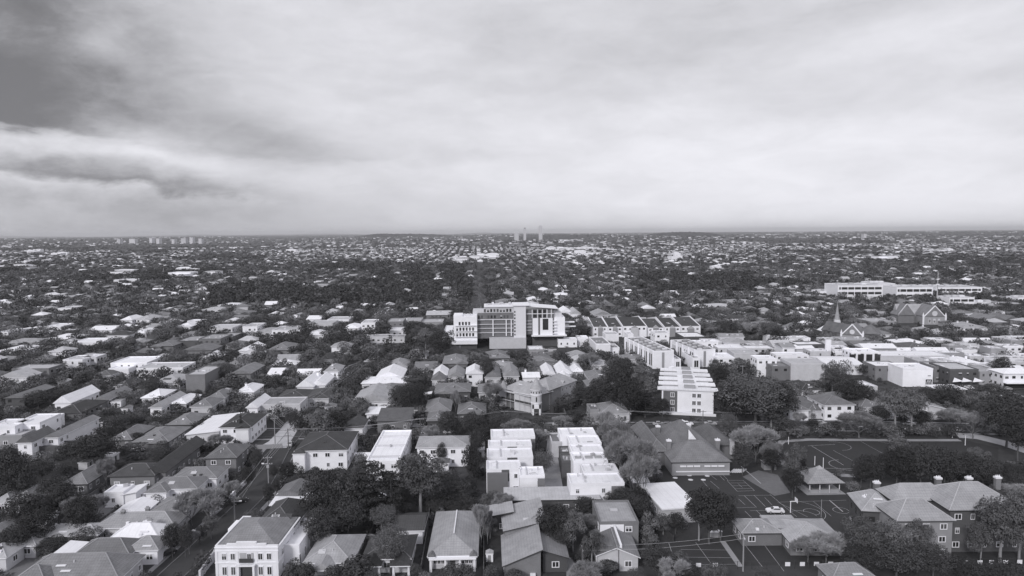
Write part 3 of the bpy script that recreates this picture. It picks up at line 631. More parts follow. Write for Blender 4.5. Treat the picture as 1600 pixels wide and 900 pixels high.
H(572, 623, 722, 674, 6.0, 'flat', 0, 'white', 'white', rot=1.5, name='townhouse', label='long white flat roofed townhouse block with dividing upstands beside the dark roofed white house', cat='townhouse', faces=(0, 1))
tr = bpy.data.objects[[o.name for o in bpy.data.objects if o.name.startswith('townhouse') and o.parent is None][-1]]
for y in (-12, -1, 9): MB().box(-4.8, 4.8, -.15, .15, 6.03, 6.6).build('roof_upstand', WM['pale'], tr, (0, y, 0))
r, w_, d = H(463, 541, 704, 676, 6.4, 'hip', 2.6, 'dark', 'white', rot=3, label='white two storey house with big dark hip roof beside the street of power poles', group=None, ch=0)
MB().box(-w_/2-.4, -w_/2+3.2, -d/2-2, -d/2+1, 0, 6.1).build('bay', WM['white'], r); roof_mb(3.4, 3, 6.1, 'hip', 1, .3).build('bay_roof', [RM['dark'], TRIM], r, (-w_/2+1.4, -d/2-.5, 0))
r, w_, d = H(652, 732, 699, 683, 6.4, 'hip', 1.9, 'light', 'white', rot=2, label='white two storey house with grey hip roof behind the tall gum', group=None)
roof_mb(5, 4, 2.8, 'hip', 1.2, .4).build('annex_roof', [RM['grey'], TRIM], r, (-.5, -d/2-3, 0)); MB().box(-3, 2, -d/2-5, -d/2-.02, 0, 2.8).build('annex', WM['white'], r)
# ---- the towered mansion
def tower_mansion():
    tx, ty = G(838, 646); r = thing('mansion', 'grand brick mansion with round corner tower and long verandah', 'mansion', (tx, ty, 0))
    a = R(56); L_ = 34; W_ = 11
    u = (math.cos(a), math.sin(a)); nv = (-math.sin(a), math.cos(a))
    br = WM['brick']
    blk(r, L_, W_, 7.6, 'hip', 3.6, 'light', 'pale', loc=(u[0]*L_/2+nv[0]*W_/2, u[1]*L_/2+nv[1]*W_/2, 0), rz=a, detail=2, faces=(0,), ch=2)  # wall colour kept pale to offset this wing facing away from the sun
    blk(r, 10, 9, 8.2, 'hip', 4.2, 'light', 'grey', loc=(u[0]*13+nv[0]*3, u[1]*13+nv[1]*3, 0), rz=a, detail=0)
    c2 = R(136); L2 = 19; u2 = (math.cos(c2), math.sin(c2)); n2 = (math.sin(c2), -math.cos(c2))
    blk(r, L2, 10, 7.4, 'hip', 3.4, 'light', 'brick', loc=(u2[0]*L2/2+n2[0]*5, u2[1]*L2/2+n2[1]*5, 0), rz=c2+math.pi, detail=2, faces=(3,))
    # verandah in two floors along the front wing
    v = MB()
    for z in (3.4, 6.9):
        p0 = (u2[0]*1.5-n2[0]*0, u2[1]*1.5); 
        v.bar((u2[0]*1.5-n2[0]*.8, u2[1]*1.5-n2[1]*.8), (u2[0]*L2-n2[0]*.8, u2[1]*L2-n2[1]*.8), 2.2, z, z+.25)
    v.build('verandah_floor', WM['pale'], r)
    v = MB().bar((u2[0]*1.5-n2[0]*1.8, u2[1]*1.5-n2[1]*1.8), (u2[0]*L2-n2[0]*1.8, u2[1]*L2-n2[1]*1.8), .1, 3.65, 4.5).build('verandah_rail', DARKT, r)
    for i in range(7):
        t = 2.5+i*2.7; MB().tube((u2[0]*t-n2[0]*1.8, u2[1]*t-n2[1]*1.8, 0), (u2[0]*t-n2[0]*1.8, u2[1]*t-n2[1]*1.8, 6.9), .07).build('verandah_post', WM['pale'], r)
    MB().cone(0, 0, 0, 10.2, 2.2, 2.2, 20).build('tower', WM['pale'], r); MB().cone(0, 0, 8.0, 8.4, 2.4, 2.4, 20).cone(0, 0, 10.2, 10.6, 2.6, 2.6, 20).cone(0, 0, 4.6, 4.9, 2.35, 2.35, 20).build('tower_band', TRIM, r)
    MB().cone(0, 0, 10.6, 15.4, 2.7, .05, 20).build('tower_roof', RM['light'], r)
    for k in range(5): aa = R(-90+(k-2)*32); o = obj('tower_window', _p, r, (2.22*math.cos(aa), 2.22*math.sin(aa), 8.9), aa+math.pi/2); o.scale = (.5, 1, .6)
    o = obj('tower_window', _p, r, (0, -2.22, 5.4), 0); o.scale = (.5, 1, 2)
    MB().box(-1.0, 1.0, -2.5, -1.6, 0, 2.6).build('door', DARKT, r); MB().box(-1.7, -1.05, -2.9, -2, 0, 4.2).box(1.05, 1.7, -2.9, -2, 0, 4.2).box(-1.7, 1.7, -2.9, -2, 2.7, 4.2).build('porch', TRIM, r)
    ex, ey = u2[0]*L2-n2[0]*.2, u2[1]*L2-n2[1]*.2
    MB().cone(ex, ey, 0, 7.6, 1.8, 1.8, 8).build('turret', WM['pale'], r); MB().cone(ex, ey, 7.6, 11.4, 2.2, .05, 8).build('turret_roof', RM['light'], r)
    for t in (8, 16, 24): roof_mb(2, 2.4, 8.2, 'gable_v', 1, .15).build('dormer', [RM['light'], TRIM], r, (u[0]*t+nv[0]*1.6, u[1]*t+nv[1]*1.6, 0), a)
    for t in range(0, L_, 12): block(tx+u[0]*(t+6)+nv[0]*5, ty+u[1]*(t+6)+nv[1]*5, 7, 7)
    block(tx+u2[0]*9+n2[0]*5, ty+u2[1]*9+n2[1]*5, 10, 9); SHOT.append((786, 585, 908, 648, ty-3))
tower_mansion()
# ---- slab-roofed white apartments stepping back in five tiers
def slab_flats():
    cx, cy, w_, d, rz = frame_of(1031, 1118, 611, 574, 10.0, -12); r = thing('apartment_block', 'white apartments in five overhanging slab roofed tiers with grey end wall', 'apartments', (cx, cy, 0), rz)
    dd = d/5
    for i in range(5):
        y = -d/2+dd*(i+.5); wd = w_*(1-.03*i)
        MB().box(-wd/2+1, wd/2-1, y-dd*.42, y+dd*.08, 0, 10).build('tier_wall', WM['white' if i == 0 else 'pale'], r)
        s = MB().box(-wd/2-.8, wd/2+.8, y-dd*.47, y+dd*.10, 10, 10.45).box(-wd*.16, wd*.2, y+dd*.10, y+dd*.53, 10, 10.44).build('roof_slab', RM['white'], r)
        MB().box(-wd*.1+1, wd*.1+1, y-dd*.2, y+dd*.15, 10.5, 11.3).build('rooftop_box', WM['grey'], s)
        if i < 4: MB().box(-w_/2+2, w_/2-2, y+dd*.08, y+dd*.58, 0, 7.6).build('link_wall', WM['dark'], r)  # dark colour paints in the shade of the gaps between tiers
    for f, xs in ((0, (-6, 2.6, 4.6)),):
        for s in range(3):
            for x in xs: win(r, x, -d/2+dd*.08-.05, 1+s*3.1, 1.5, 1.7, 0, True)
    for s in range(3):
        for k in range(12): win(r, -w_/2+.95, -d/2+2+k*d/12.5, 1+s*3.1, 1.6, 1.8, 2, False)
    MB().box(-w_/2+1.6, -w_*.18, -d/2+dd*.08-.1, -d/2+dd*.08-.005, 1, 9.6).build('glazed_bay', mat('hazy_glass', .14, .25, .3, .5), r)
    MB().box(-w_/2, w_/2, -d/2-.6, -d/2+.2, 0, .9).build('planter', TRIM, r)
    block(cx, cy, w_/2+1, d/2+1, rz); shot(cx, cy, w_, d, 10, rz)
slab_flats()
def fin_block(x0, x1, yf, yb, h, label, rot, vents=14):
    cx, cy, w_, d, rz = frame_of(x0, x1, yf, yb, h, rot); r = thing('apartment_block', label, 'apartments', (cx, cy, 0), rz, 'white apartments with finned sides')
    blk(r, w_, d, h, 'flat', 0, 'mid', 'white', detail=0)
    n = int(d/2.6)
    for i in range(n):
        y = -d/2+1+i*(d-2)/max(1, n-1)
        if i % 3: win(r, -w_/2-.04, y, 1.2, 1.3, h-3, 2, False)
        else: MB().box(-.5, 0, -.5, .5, 0, h+.2).build('fin', WM['white'], r, (-w_/2-.02, y, 0))
    for i in range(vents): 
        o = obj('rooftop_unit', _vent, r, ((i % 2-.5)*w_*.45, -d/2+2+i*(d-4)/max(1, vents-1), h+.04), R(20)); o.scale = (2.4, 1.6, .8)
    MB().box(-w_*.1, w_*.02, -d/2-.12, -d/2-.01, .4, h-.6).build('grey_strip', WM['grey'], r)  # grey strip standing proud of the front wall
    block(cx, cy, w_/2+1, d/2+1, rz); shot(cx, cy, w_, d, h, rz)
    return r
fin_block(1021, 1054, 549, 527, 9.5, 'white apartments with finned side wall and crowded roof units, beside the terrace houses', 9)
fin_block(1086, 1119, 547, 531, 9.5, 'white apartments with finned side wall beside the shopping strip roofs', 9, 10)
r, w_, d = H(1054, 1064, 562, 553, 5, 'flat', 0, 'mid', 'white', name='entrance_lodge', label='white framed entrance box between the finned apartments', cat='entrance box', detail=0)
win(r, 0, -d/2-.06, 1, w_*.6, 3, 0)
r, w_, d = H(1082, 1094, 560, 550, 6, 'flat', 0, 'mid', 'white', name='entrance_lodge', label='taller white framed entrance box before the second finned apartments', cat='entrance box', detail=0)
win(r, 0, -d/2-.06, 1, w_*.6, 4, 0)
H(931, 954, 538, 527, 8, 'flat', 0, 'mid', 'white', name='apartment_block', label='blank white end wall block beside the finned apartments', cat='apartments', detail=0)
H(953, 968, 544, 538, 5, 'flat', 0, 'mid', 'white', name='apartment_block', label='small white block with dark window beside the blank white block', cat='apartments')
H(946, 967, 523, 519, 8, 'flat', 0, 'pale', 'white', name='apartment_block', label='white cube in front of the gabled terrace houses', cat='apartments', detail=0)
H(981, 990, 523, 519, 7, 'flat', 0, 'pale', 'white', name='apartment_block', label='narrow white box in front of the gabled terrace houses', cat='apartments', detail=0)
H(1023, 1046, 521, 517, 8, 'flat', 0, 'pale', 'white', name='apartment_block', label='white block with three tall dark windows behind the finned apartments', cat='apartments')
H(1068, 1104, 527, 520, 5, 'flat', 0, 'white', 'dark', name='shop', label='wide white roof with dark front below the end terrace house', cat='shop')
# ---- the long hospital-like complex in the middle
def complex_():
    x, y = G(745, 545); s = y/FPX; r = thing('office_complex', 'large white and glass complex of several blocks with a tall blank tower', 'office complex', (x, y, 0), R(2))
    X = lambda p: (p-745)*s; Z = lambda p: (545-p)*s*.99
    wh = WM['white']; pale = WM['pale']; gl = mat('curtain_glass', .17, .25, .35, .35); dk = WM['dark']
    def bx(n, x0, x1, zt, zb, y0, y1, m): return MB().box(X(x0), X(x1), y0, y1, max(0, Z(zb)), Z(zt), ).build(n, m, r)
    bx('white_wing', 709, 746, 493, 534, 0, 14, wh); bx('wing_base', 711, 745, 534, 545, .5, 13, WM['dark']); MB().box(X(706), X(746), -1.6, 0, Z(537), Z(531)).build('canopy', TRIM, r)
    MB().box(X(709), X(723), 0, 14, Z(493), Z(491)).box(X(740), X(746), 0, 14, Z(493), Z(491)).build('wing_parapet', wh, r)
    for row, zb in enumerate((507, 516, 525)):
        MB().box(X(712), X(746), -.9, -.02, Z(zb+.7), Z(zb)).build('balcony', TRIM, r)
        for c in range(6 if row else 4): win(r, X(714.5+c*5+(4 if not row else 0)), -.05, Z(zb-.3), 1.2, 2.1, 0, False)
    bx('glazed_block', 746.5, 804, 489, 530, 4, 20, gl); bx('upper_storey', 739, 760, 486, 492, 6, 22, pale); bx('upper_storey', 757, 805, 480, 489, 6, 22, pale)
    bx('roof_edge', 757, 804, 478.5, 480, 5, 23, TRIM)
    for zb in (499, 506.5, 513, 520): MB().box(X(746.6), X(804), 3.2, 3.99, Z(zb+1.2), Z(zb)).build('floor_band', pale, r)
    for px in (771, 792, 800): MB().box(X(px-.8), X(px+.8), 3.0, 3.19, Z(526), Z(500)).build('column', TRIM, r)
    for c in range(11):
        if c % 4 != 2: win(r, X(748.5+c*5.1), 3.95, Z(497.5), 1.2, 1.9, 0, False)
        if c > 1: win(r, X(748+c*5.1), 5.95, Z(488), 1.3, 2.0, 0, False)
    bx('blank_tower', 804, 823, 477, 545, 1.0, 16, mat('pale_panel', .66, .7, .08)); bx('tower_roof', 802, 829, 475.5, 477, 0, 18, TRIM)
    for k in range(8): win(r, X(805.5), .97, Z(488+k*5.2), .9, 1.1, 0, False)
    MB().add([(X(823), 2, Z(478.4)), (X(874), 2, Z(483)), (X(874), 20, Z(483)), (X(823), 20, Z(478.4)), (X(823), 2, Z(477)), (X(874), 2, Z(481.8)), (X(874), 20, Z(481.8)), (X(823), 20, Z(477))], [(0,3,2,1),(4,5,6,7),(0,1,5,4),(1,2,6,5),(2,3,7,6),(3,0,4,7)]).build('sloping_roof', TRIM, r)
    bx('glass_wing', 823.5, 868, 484, 524, 4, 19, gl); bx('white_front', 834, 843, 498, 525, 3.2, 3.98, TRIM); bx('white_front', 846, 866, 498, 525, 3.2, 3.98, TRIM)
    bx('glass_panel', 850, 859, 499, 517, 3.1, 3.19, GLASS); bx('white_end', 868.5, 885.5, 497, 525, 3, 17, wh); bx('white_end_upper', 868.5, 881, 490, 497, 5, 17, pale)
    for px in (838, 846, 853): MB().box(X(px-2.6), X(px+2.6), 3.7, 3.99, Z(497), Z(485)).build('dark_window', GLASS, r)
    for px in (833.5, 842, 849.6, 857, 864): MB().box(X(px-.9), X(px+.9), 3.2, 3.69, Z(498), Z(484)).build('mullion', pale, r)
    MB().box(X(824), X(868), 3.1, 3.99, Z(491.4), Z(490.4)).build('floor_band', TRIM, r)
    for zb in (502, 507, 512, 517, 522):
        MB().box(X(866.3), X(872), 1.6, 2.98, Z(zb+1.2), Z(zb)).build('balcony', TRIM, r)
        if zb < 520: MB().box(X(824), X(833), 3.2, 3.99, Z(zb+.8), Z(zb)).build('floor_band', pale, r)
    bx('base_slab', 832, 888, 525, 527, 1, 20, TRIM); bx('undercroft', 834, 884, 527, 545, 6, 18, dk); bx('podium', 765, 823, 528, 545, -1, 3.9, mat('podium_concrete', .5, .85, .15))
    MB().box(X(878), X(903), 10, 11.5, Z(508), Z(506)).box(X(886), X(905), 9.8, 11.6, Z(515), Z(513.5)).box(X(886), X(887), 10, 11, 0, Z(506)).build('link_bridge', TRIM, r)
    for a, c, e in ((726, 492, 3), (731, 491, 2), (735, 492, 3)): o = obj('rooftop_unit', _vent, r, (X(a), 6, Z(493))); o.scale = (1.2, 1.2, 1.2)
    for i in range(9): o = obj('rooftop_unit', _vent, r, (X(762+i*4.6), 12+(i % 3)*3, Z(479.5))); o.scale = (1.5+(i % 2)*1.5, 1.5, .9+(i % 3)*.5)
    block(x+10, y+9, 46, 14, 0); SHOT.append((705, 474, 890, 546, y-2)); SHOT.append((880, 500, 905, 520, y))
complex_()
H(826, 850, 547, 541, 4, 'flat', 0, 'white', 'grey', label='low white roofed annex before the tall blank tower', name='annex', cat='annex')
H(872, 902, 531, 528, 5, 'flat', 0, 'white', 'white', name='warehouse', label='low white row with dark joints before the white end of the complex', cat='shop row')
H(903, 920, 529, 525, 5, 'flat', 0, 'white', 'white', name='warehouse', label='small white block beside the low white shop row', cat='shop row')
H(690, 708, 528, 506, 5, 'flat', 0, 'white', 'pale', name='warehouse', label='plain white shed roof beside the white wing of the complex', cat='warehouse')
# ---- terrace houses with white party walls
TL = ['end terrace house beside the round tree, white walls and dark roof', 'narrow terrace house with dark roof, next to the end house by the round tree', 'widest terrace house with dark roof and white parapets', 'lowest terrace house between the widest one and the grey bays',
      'terrace house with grey gabled bay, next to the tallest end house', 'tallest end terrace house with balconies and white gable wall']
for i, (a, c, z0) in enumerate([(927, 949, 0), (950, 972, 0), (973, 1010, .8), (1012, 1037, -.8), (1038, 1063, 0), (1064, 1094, .8)]):
    r, w_, d = H(a, c, 511-z0*1.6, 497-z0*1.6, 7+z0, 'gable_u', 3.4, 'dark', 'white', rot=2, name='terrace_house', label=TL[i], cat='terrace house', group='gabled terrace houses', detail=1, faces=(0,), ov=.1)
    for s in (-1, 1):
        MB().add([(-.3, -d/2-.3, 0), (.3, -d/2-.3, 0), (.3, d/2, 0), (-.3, d/2, 0), (-.3, -d/2-.3, 7.4+z0), (.3, -d/2-.3, 7.4+z0), (.3, d/2, 7.4+z0), (-.3, d/2, 7.4+z0), (-.3, 0, 11.3+z0), (.3, 0, 11.3+z0)],
                 [(0,1,5,4),(1,2,6,9,5),(2,3,7,6),(3,0,4,8,7),(4,5,9,8),(6,7,8,9)]).build('party_wall', TRIM, r, (s*(w_/2+.1), 0, 0))
    MB().box(-w_*.16, w_*.16, -d/2-1.4, -d/2-.02, 0, 6.6).build('bay', WM['grey' if i != 2 else 'pale'], r); roof_mb(w_*.3, 1.8, 6.6, 'gable_v', 1.6, .1).build('bay_roof', [RM['light'], TRIM], r, (0, -d/2-.6, 0))
# ---- churches
def church(px, py, name, label, w_, l_, h, rh, rz, spire=None, front_trim=True):
    x, y = G(px, py); r = thing(name, label, 'church', (x, y, 0), rz)
    blk(r, w_, l_, h, 'gable_v', rh, 'mid', 'grey', detail=0, ov=.3)
    b = MB()
    for s in (-1, 1): b.tube((s*(w_/2+.3), -l_/2-.25, h-.1), (0, -l_/2-.25, h+rh+.2), .42, n=4)
    b.build('gable_coping', TRIM, r)
    for s in (-1, 1): MB().box(-.55, .55, -.6, .3, 0, h+1).cone(0, -.15, h+1, h+3.4, .7, .05, 4).build('pinnacle', TRIM, r, (s*(w_/2+.5), -l_/2, 0))
    MB().cone(0, 0, 0, .35, w_*.13, w_*.13, 14).build('rose_window', WM['pale'], r).matrix_local = Matrix.Translation((0, -l_/2+.02, h+rh*.3)) @ Matrix.Rotation(R(90), 4, 'X')
    for k in (-.22, 0, .22): win(r, k*w_, -l_/2-.05, 1.6, 1.3, 3.0, 0)
    block(x, y, w_/2+2, l_/2+2, rz); SHOT.append((px-30, py-45, px+30, py, y-l_/2))
    return r
c1 = church(1449, 505, 'church', 'gothic brick church with white edged gables and round window', 16, 20, 6.5, 8.5, R(-4))
blk(c1, 13, 12, 6.5, 'gable_v', 9, 'mid', 'brick', loc=(-17, 5, 0), rz=0, detail=0); 
b = MB()
for s in (-1, 1): b.tube((-17+s*6.8, -1.2, 6.4), (-17, -1.2, 15.7), .4, n=4)
b.build('gable_coping', TRIM, c1); blk(c1, 24, 8, 6.5, 'gable_u', 8, 'light', 'brick', loc=(-9, 9, 0), detail=0)
c2 = church(1334, 535, 'church', 'dark brick church with thin pale spire and crossing gables', 12, 16, 6, 7, R(-35))
blk(c2, 10, 22, 5.5, 'gable_v', 6, 'grey', 'brick', loc=(-10, 8, 0), rz=R(55), detail=0); blk(c2, 12, 20, 6, 'hip', 5, 'mid', 'brick', loc=(8, 12, 0), rz=R(5), detail=0)
MB().box(-1.8, 1.8, -1.8, 1.8, 0, 13).build('spire_tower', WM['pale'], c2, (-13, 14, 0), R(20)); MB().cone(0, 0, 13, 24, 1.8, .1, 8).tube((0, 0, 24), (0, 0, 26), .1).build('spire', RM['light'], c2, (-13, 14, 0))
SHOT.append((1275, 462, 1360, 540, 480))
# ---- offices beyond the churches
def office(x0, x1, yt, yb, dep, label, bands=2, rot=-2, tint='white'):
    a = G(x0, yb); c = G(x1, yb); w_ = c[0]-a[0]; cx = (a[0]+c[0])/2; y = a[1]; h = (yb-yt)*y/FPX; rz = R(rot)
    r = thing('office_building', label, 'office building', (cx, y+dep/2, 0), rz, 'white horizontal offices')
    MB().box(-w_/2, w_/2, -dep/2, dep/2, 0, h).build('wall', WM[tint], r)
    roof_mb(w_, dep, h+.3, 'flat', 0).build('roof', [RM['pale'], TRIM], r)
    fh = h/bands
    for k in range(bands): MB().box(-w_*.47, w_*.47, -dep/2-.12, -dep/2+.1, k*fh+fh*.3, k*fh+fh*.78).build('window_band', GLASS, r)
    for k in range(int(w_/7)): MB().box(-.35, .35, -dep/2-.3, -dep/2-.13, fh*.1, h*.98).build('pier', WM[tint], r, (-w_/2+3.5+k*7, 0, 0))
    for k in range(3): o = obj('rooftop_unit', _vent, r, (w_*(-.3+.28*k), dep*.1, h+.3)); o.scale = (5, 4, 1.8)
    block(cx, y+dep/2, w_/2+3, dep/2+3, rz); SHOT.append((x0, yt-3, x1, yb, y))
office(1281, 1312, 456, 466, 22, 'plain low white office wing at the end of the stepped offices', 1)
office(1310, 1382, 447, 470, 34, 'stepped white office building with three ribbon window floors', 3)
office(1372, 1400, 444, 462, 40, 'grey link block with tall piers between the two long white offices', 2, tint='pale')
office(1402, 1460, 450, 467, 36, 'long white office building with piers and ribbon windows beside the radio mast', 2)
office(1464, 1538, 450, 464, 36, 'white office building beyond the radio mast with dark undercroft', 2)
office(1484, 1524, 466, 481, 20, 'white two storey block with punched windows before the mast offices', 2, tint='white')
office(1524, 1568, 474, 480, 22, 'long low white strip building beside the punched window block', 1)
office(1592, 1620, 466, 478, 18, 'white rendered building cut by the picture edge beyond the gabled houses', 2)
def mast(px, pb, pt, label):
    x, y = G(px, pb); h = (pb-pt)*y/FPX; r = thing('radio_mast', label, 'mast', (x, y, 0))
    MB().tube((0,0,0), (0,0,h), .7, .3, 6).build('pole', STEEL, r); MB().box(-1.6, 1.6, -.6, .6, h*.55, h*.58).box(-1.2, 1.2, -.5, .5, h*.72, h*.75).build('antenna', TRIM, r)
mast(1464, 470, 424, 'slim radio mast with antenna arms between the white offices')
mast(256, 436, 419, 'pale pole mast over the distant white sheds')
# ---- shopping strip
SG = 'shopping strip buildings'
def shop(x0, x1, yf, yb, h, style, rh, rc, wc, label, rot=-2, **k): k.setdefault('detail', 1); return H(x0, x1, yf, yb, h, style, rh, rc, wc, rot=rot, name='shop', label=label, cat='shop', group=SG, **k)
r, w_, d = shop(1411, 1458, 577, 568, 8.5, 'flat', 0, 'white', 'white', 'bright white shop wall with small dark logo sign at its foot', detail=0)
def logo():
    MB().box(w_*.27, w_*.47, -d/2-.25, -d/2-.02, .1, 3.6).build('sign', mat('sign_board', .03, .6, .1), r)
    s = bpy.data.objects[[o.name for o in r.children if o.name.startswith('sign')][-1]]
    b = MB(); cx = w_*.37; ww = w_*.07
    for sgn in (-1, 1):
        pts = []
        for i in range(13):
            t = i/12*math.pi; pts.append((cx+sgn*ww*.5-math.cos(t)*ww*.5*1.0, .6+math.sin(t)**.55*2.5))
        for a, c in zip(pts, pts[1:]): b.tube((a[0], -d/2-.3, a[1]), (c[0], -d/2-.3, c[1]), .16, n=5)
    b.build('emblem', BRIGHT, s)
    MB().box(w_*.33, w_*.43, -d/2-.1, -d/2-.02, 5.2, 5.5).build('lettering', DARKT, r)
logo()
shop(1368, 1410, 573, 565, 7.0, 'flat', 0, 'white', 'brick', 'brick side building with white roof next to the bright white shop')
shop(1460, 1482, 574, 566, 7.5, 'flat', 0, 'pale', 'brick', 'brick shop with white awning next to the bright white shop')
r, w_, d = shop(1484, 1529, 578, 567, 8, 'flat', 0, 'pale', 'dark', 'dark brick shops with row of small windows and sail canopies')
for x in (-.33, -.02, .37): MB().add([(x*w_-2.5, -d/2-3, 2.8), (x*w_+2.5, -d/2-3, 3.2), (x*w_, -d/2-.1, 4.3), (x*w_-2.5, -d/2-3, 2.7), (x*w_+2.5, -d/2-3, 3.1), (x*w_, -d/2-.1, 4.2)], [(0,1,2),(3,5,4),(0,3,4,1),(1,4,5,2),(2,5,3,0)]).build('canopy_sail', TRIM, r)
shop(1531, 1566, 582, 572, 6, 'flat', 0, 'light', 'grey', 'grey walled shops with flat roof between sail canopies and white corner shop')
r, w_, d = shop(1568, 1625, 584, 577, 7.2, 'hip', 1.5, 'white', 'white', 'white corner shop with awning over the car street')
MB().box(-w_/2, w_/2, -d/2-2.6, -d/2-.05, 2.9, 3.1).build('awning', RM['white'], r); MB().box(-w_/2+.2, w_/2-.2, -d/2-.1, -d/2-.01, .1, 2.7).build('shopfront', GLASS, r)
shop(1376, 1484, 557, 549, 6.5, 'flat', 0, 'white', 'pale', 'very long plain wall with white roof behind the bright white shop', detail=0)
shop(1331, 1374, 551, 545, 8.5, 'flat', 0, 'white', 'white', 'white framed building with tall dark glass bays beside the very long plain wall')
bb = bpy.data.objects[[o.name for o in bpy.data.objects if o.name.startswith('shop') and o.parent is None][-1]]
for x in (-7, -2.5, 2, 6.5): MB().box(-1.6, 1.6, -.2, .05, .3, 7.6).build('glass_bay', GLASS, bb, (x, -6.1, 0))
shop(1488, 1531, 567, 559, 4, 'hip', 2, 'white', 'white', 'white hip roofed cottage with two pale chimneys beside tall dark cypress', ch=2)
shop(1293, 1350, 571, 557, 5, 'gable_u', 1.6, 'white', 'white', 'white gabled hall with small windows beside the large blank pale shed')
shop(1236, 1290, 569, 560, 8.5, 'flat', 0, 'pale', 'pale', 'large blank pale streaked shed beside the round crowned gum', detail=0)
shop(1206, 1234, 573, 566, 7, 'flat', 0, 'mid', 'brick', 'brick shed with dark panelled end next to the blank pale shed')
shop(1183, 1214, 562, 556, 9, 'flat', 0, 'white', 'white', 'white block with two rows of small windows behind the brick shed')
shop(1213, 1264, 556, 551, 8.5, 'flat', 0, 'white', 'white', 'long white upper wall behind the large blank pale shed')
shop(1266, 1298, 550, 545, 6.5, 'flat', 0, 'white', 'pale', 'white roofed block with pale front beside the white pylon')
shop(1120, 1148, 560, 552, 6, 'flat', 0, 'white', 'white', 'white low shed with dark roof corner beside the second finned apartments')
shop(1147, 1185, 553, 546, 7, 'flat', 0, 'pale', 'pale', 'broad plain walled store below the pale flat shop roofs', detail=0)
shop(1122, 1165, 545, 540, 6, 'flat', 0, 'white', 'pale', 'white roofed shop beyond the broad plain walled store')
shop(1166, 1208, 545, 541, 6, 'flat', 0, 'white', 'pale', 'pale roofed shop beside the broad gabled roof')
shop(1209, 1242, 542, 536, 5, 'gable_u', 3, 'pale', 'pale', 'broad pale gabled roof on the shopping strip')
shop(1240, 1272, 545, 540, 5.5, 'gable_u', 1.5, 'white', 'pale', 'small white gabled shop behind the long white upper wall')
shop(1100, 1128, 535, 530, 5, 'flat', 0, 'white', 'pale', 'low white shop below the tallest end terrace house')
shop(1132, 1170, 536, 532, 5, 'gable_v', 2.5, 'pale', 'white', 'steep pale gable beyond the white shop roofs')
shop(1172, 1205, 537, 533, 4.5, 'flat', 0, 'pale', 'grey', 'pale flat shop beside the steep pale gable')
MB().box(-1.4, 1.4, -.8, .8, 0, 13).build('pylon', TRIM).location = (*G(1293, 566), 0); tag(bpy.data.objects['pylon'], 'tall plain white pylon above the shop roofs', 'pylon')
H(1245, 1290, 539, 534, 7, 'flat', 0, 'white', 'dark', name='hall', label='dark brick hall with white roof before the dark brick church', cat='hall')
# ---- tall blocks on the horizon
for px, pt, w_, lb in ((820, 356.5, 20, 'slim pale high rise with dark crown on the horizon'), (844.5, 352.5, 27, 'tallest plain high rise on the horizon'), (807, 363, 34, 'broad low pale tower beside the slim high rise on the horizon')):
    Y = 5200; x, z = AT(px, pt, Y); r = thing('high_rise', lb, 'high rise', (x, Y, 0), 0, 'high rises on the horizon')
    MB().box(-w_/2, w_/2, -15, 15, 0, z-4).build('tower', mat('tower_concrete', .5), r); MB().box(-w_/3, w_/3, -10, 10, z-4, z+3).build('tower_crown', WM['dark'] if px == 820 else WM['pale'], r)
for i, (px, pt, w_, lb) in enumerate(((187, 367, 60, 'low end block of the white buildings under the dark cloud'), (208, 366.5, 110, 'wide white block under the dark cloud'), (237, 364.5, 50, 'tall narrow white block under the dark cloud'), (248, 366, 60, 'white block next to the tall narrow one under the dark cloud'),
        (272, 368, 50, 'lowest small block of the white buildings under the dark cloud'), (288, 365.5, 90, 'broad white slab in the horizon hospital group'), (300, 363.7, 60, 'tallest white slab in the horizon hospital group'), (314, 366.5, 60, 'stepped end block of the horizon hospital group'), (1350, 359.5, 50, 'small pale block poking over the far skyline'))):
    Y = 5000; x, z = AT(px, pt+.8, Y); r = thing('apartment_block', lb, 'apartments', (x, Y, 0), 0, 'white blocks on the horizon')
    w_ *= .38; z = z*.66
    MB().box(-w_/2, w_/2, -20, 20, 0, max(20, z)).build('wall', WM['pale'], r); MB().box(-w_/2-1, w_/2+1, -21, 21, max(20, z), max(20, z)+1.5).build('roof', RM['pale'], r)
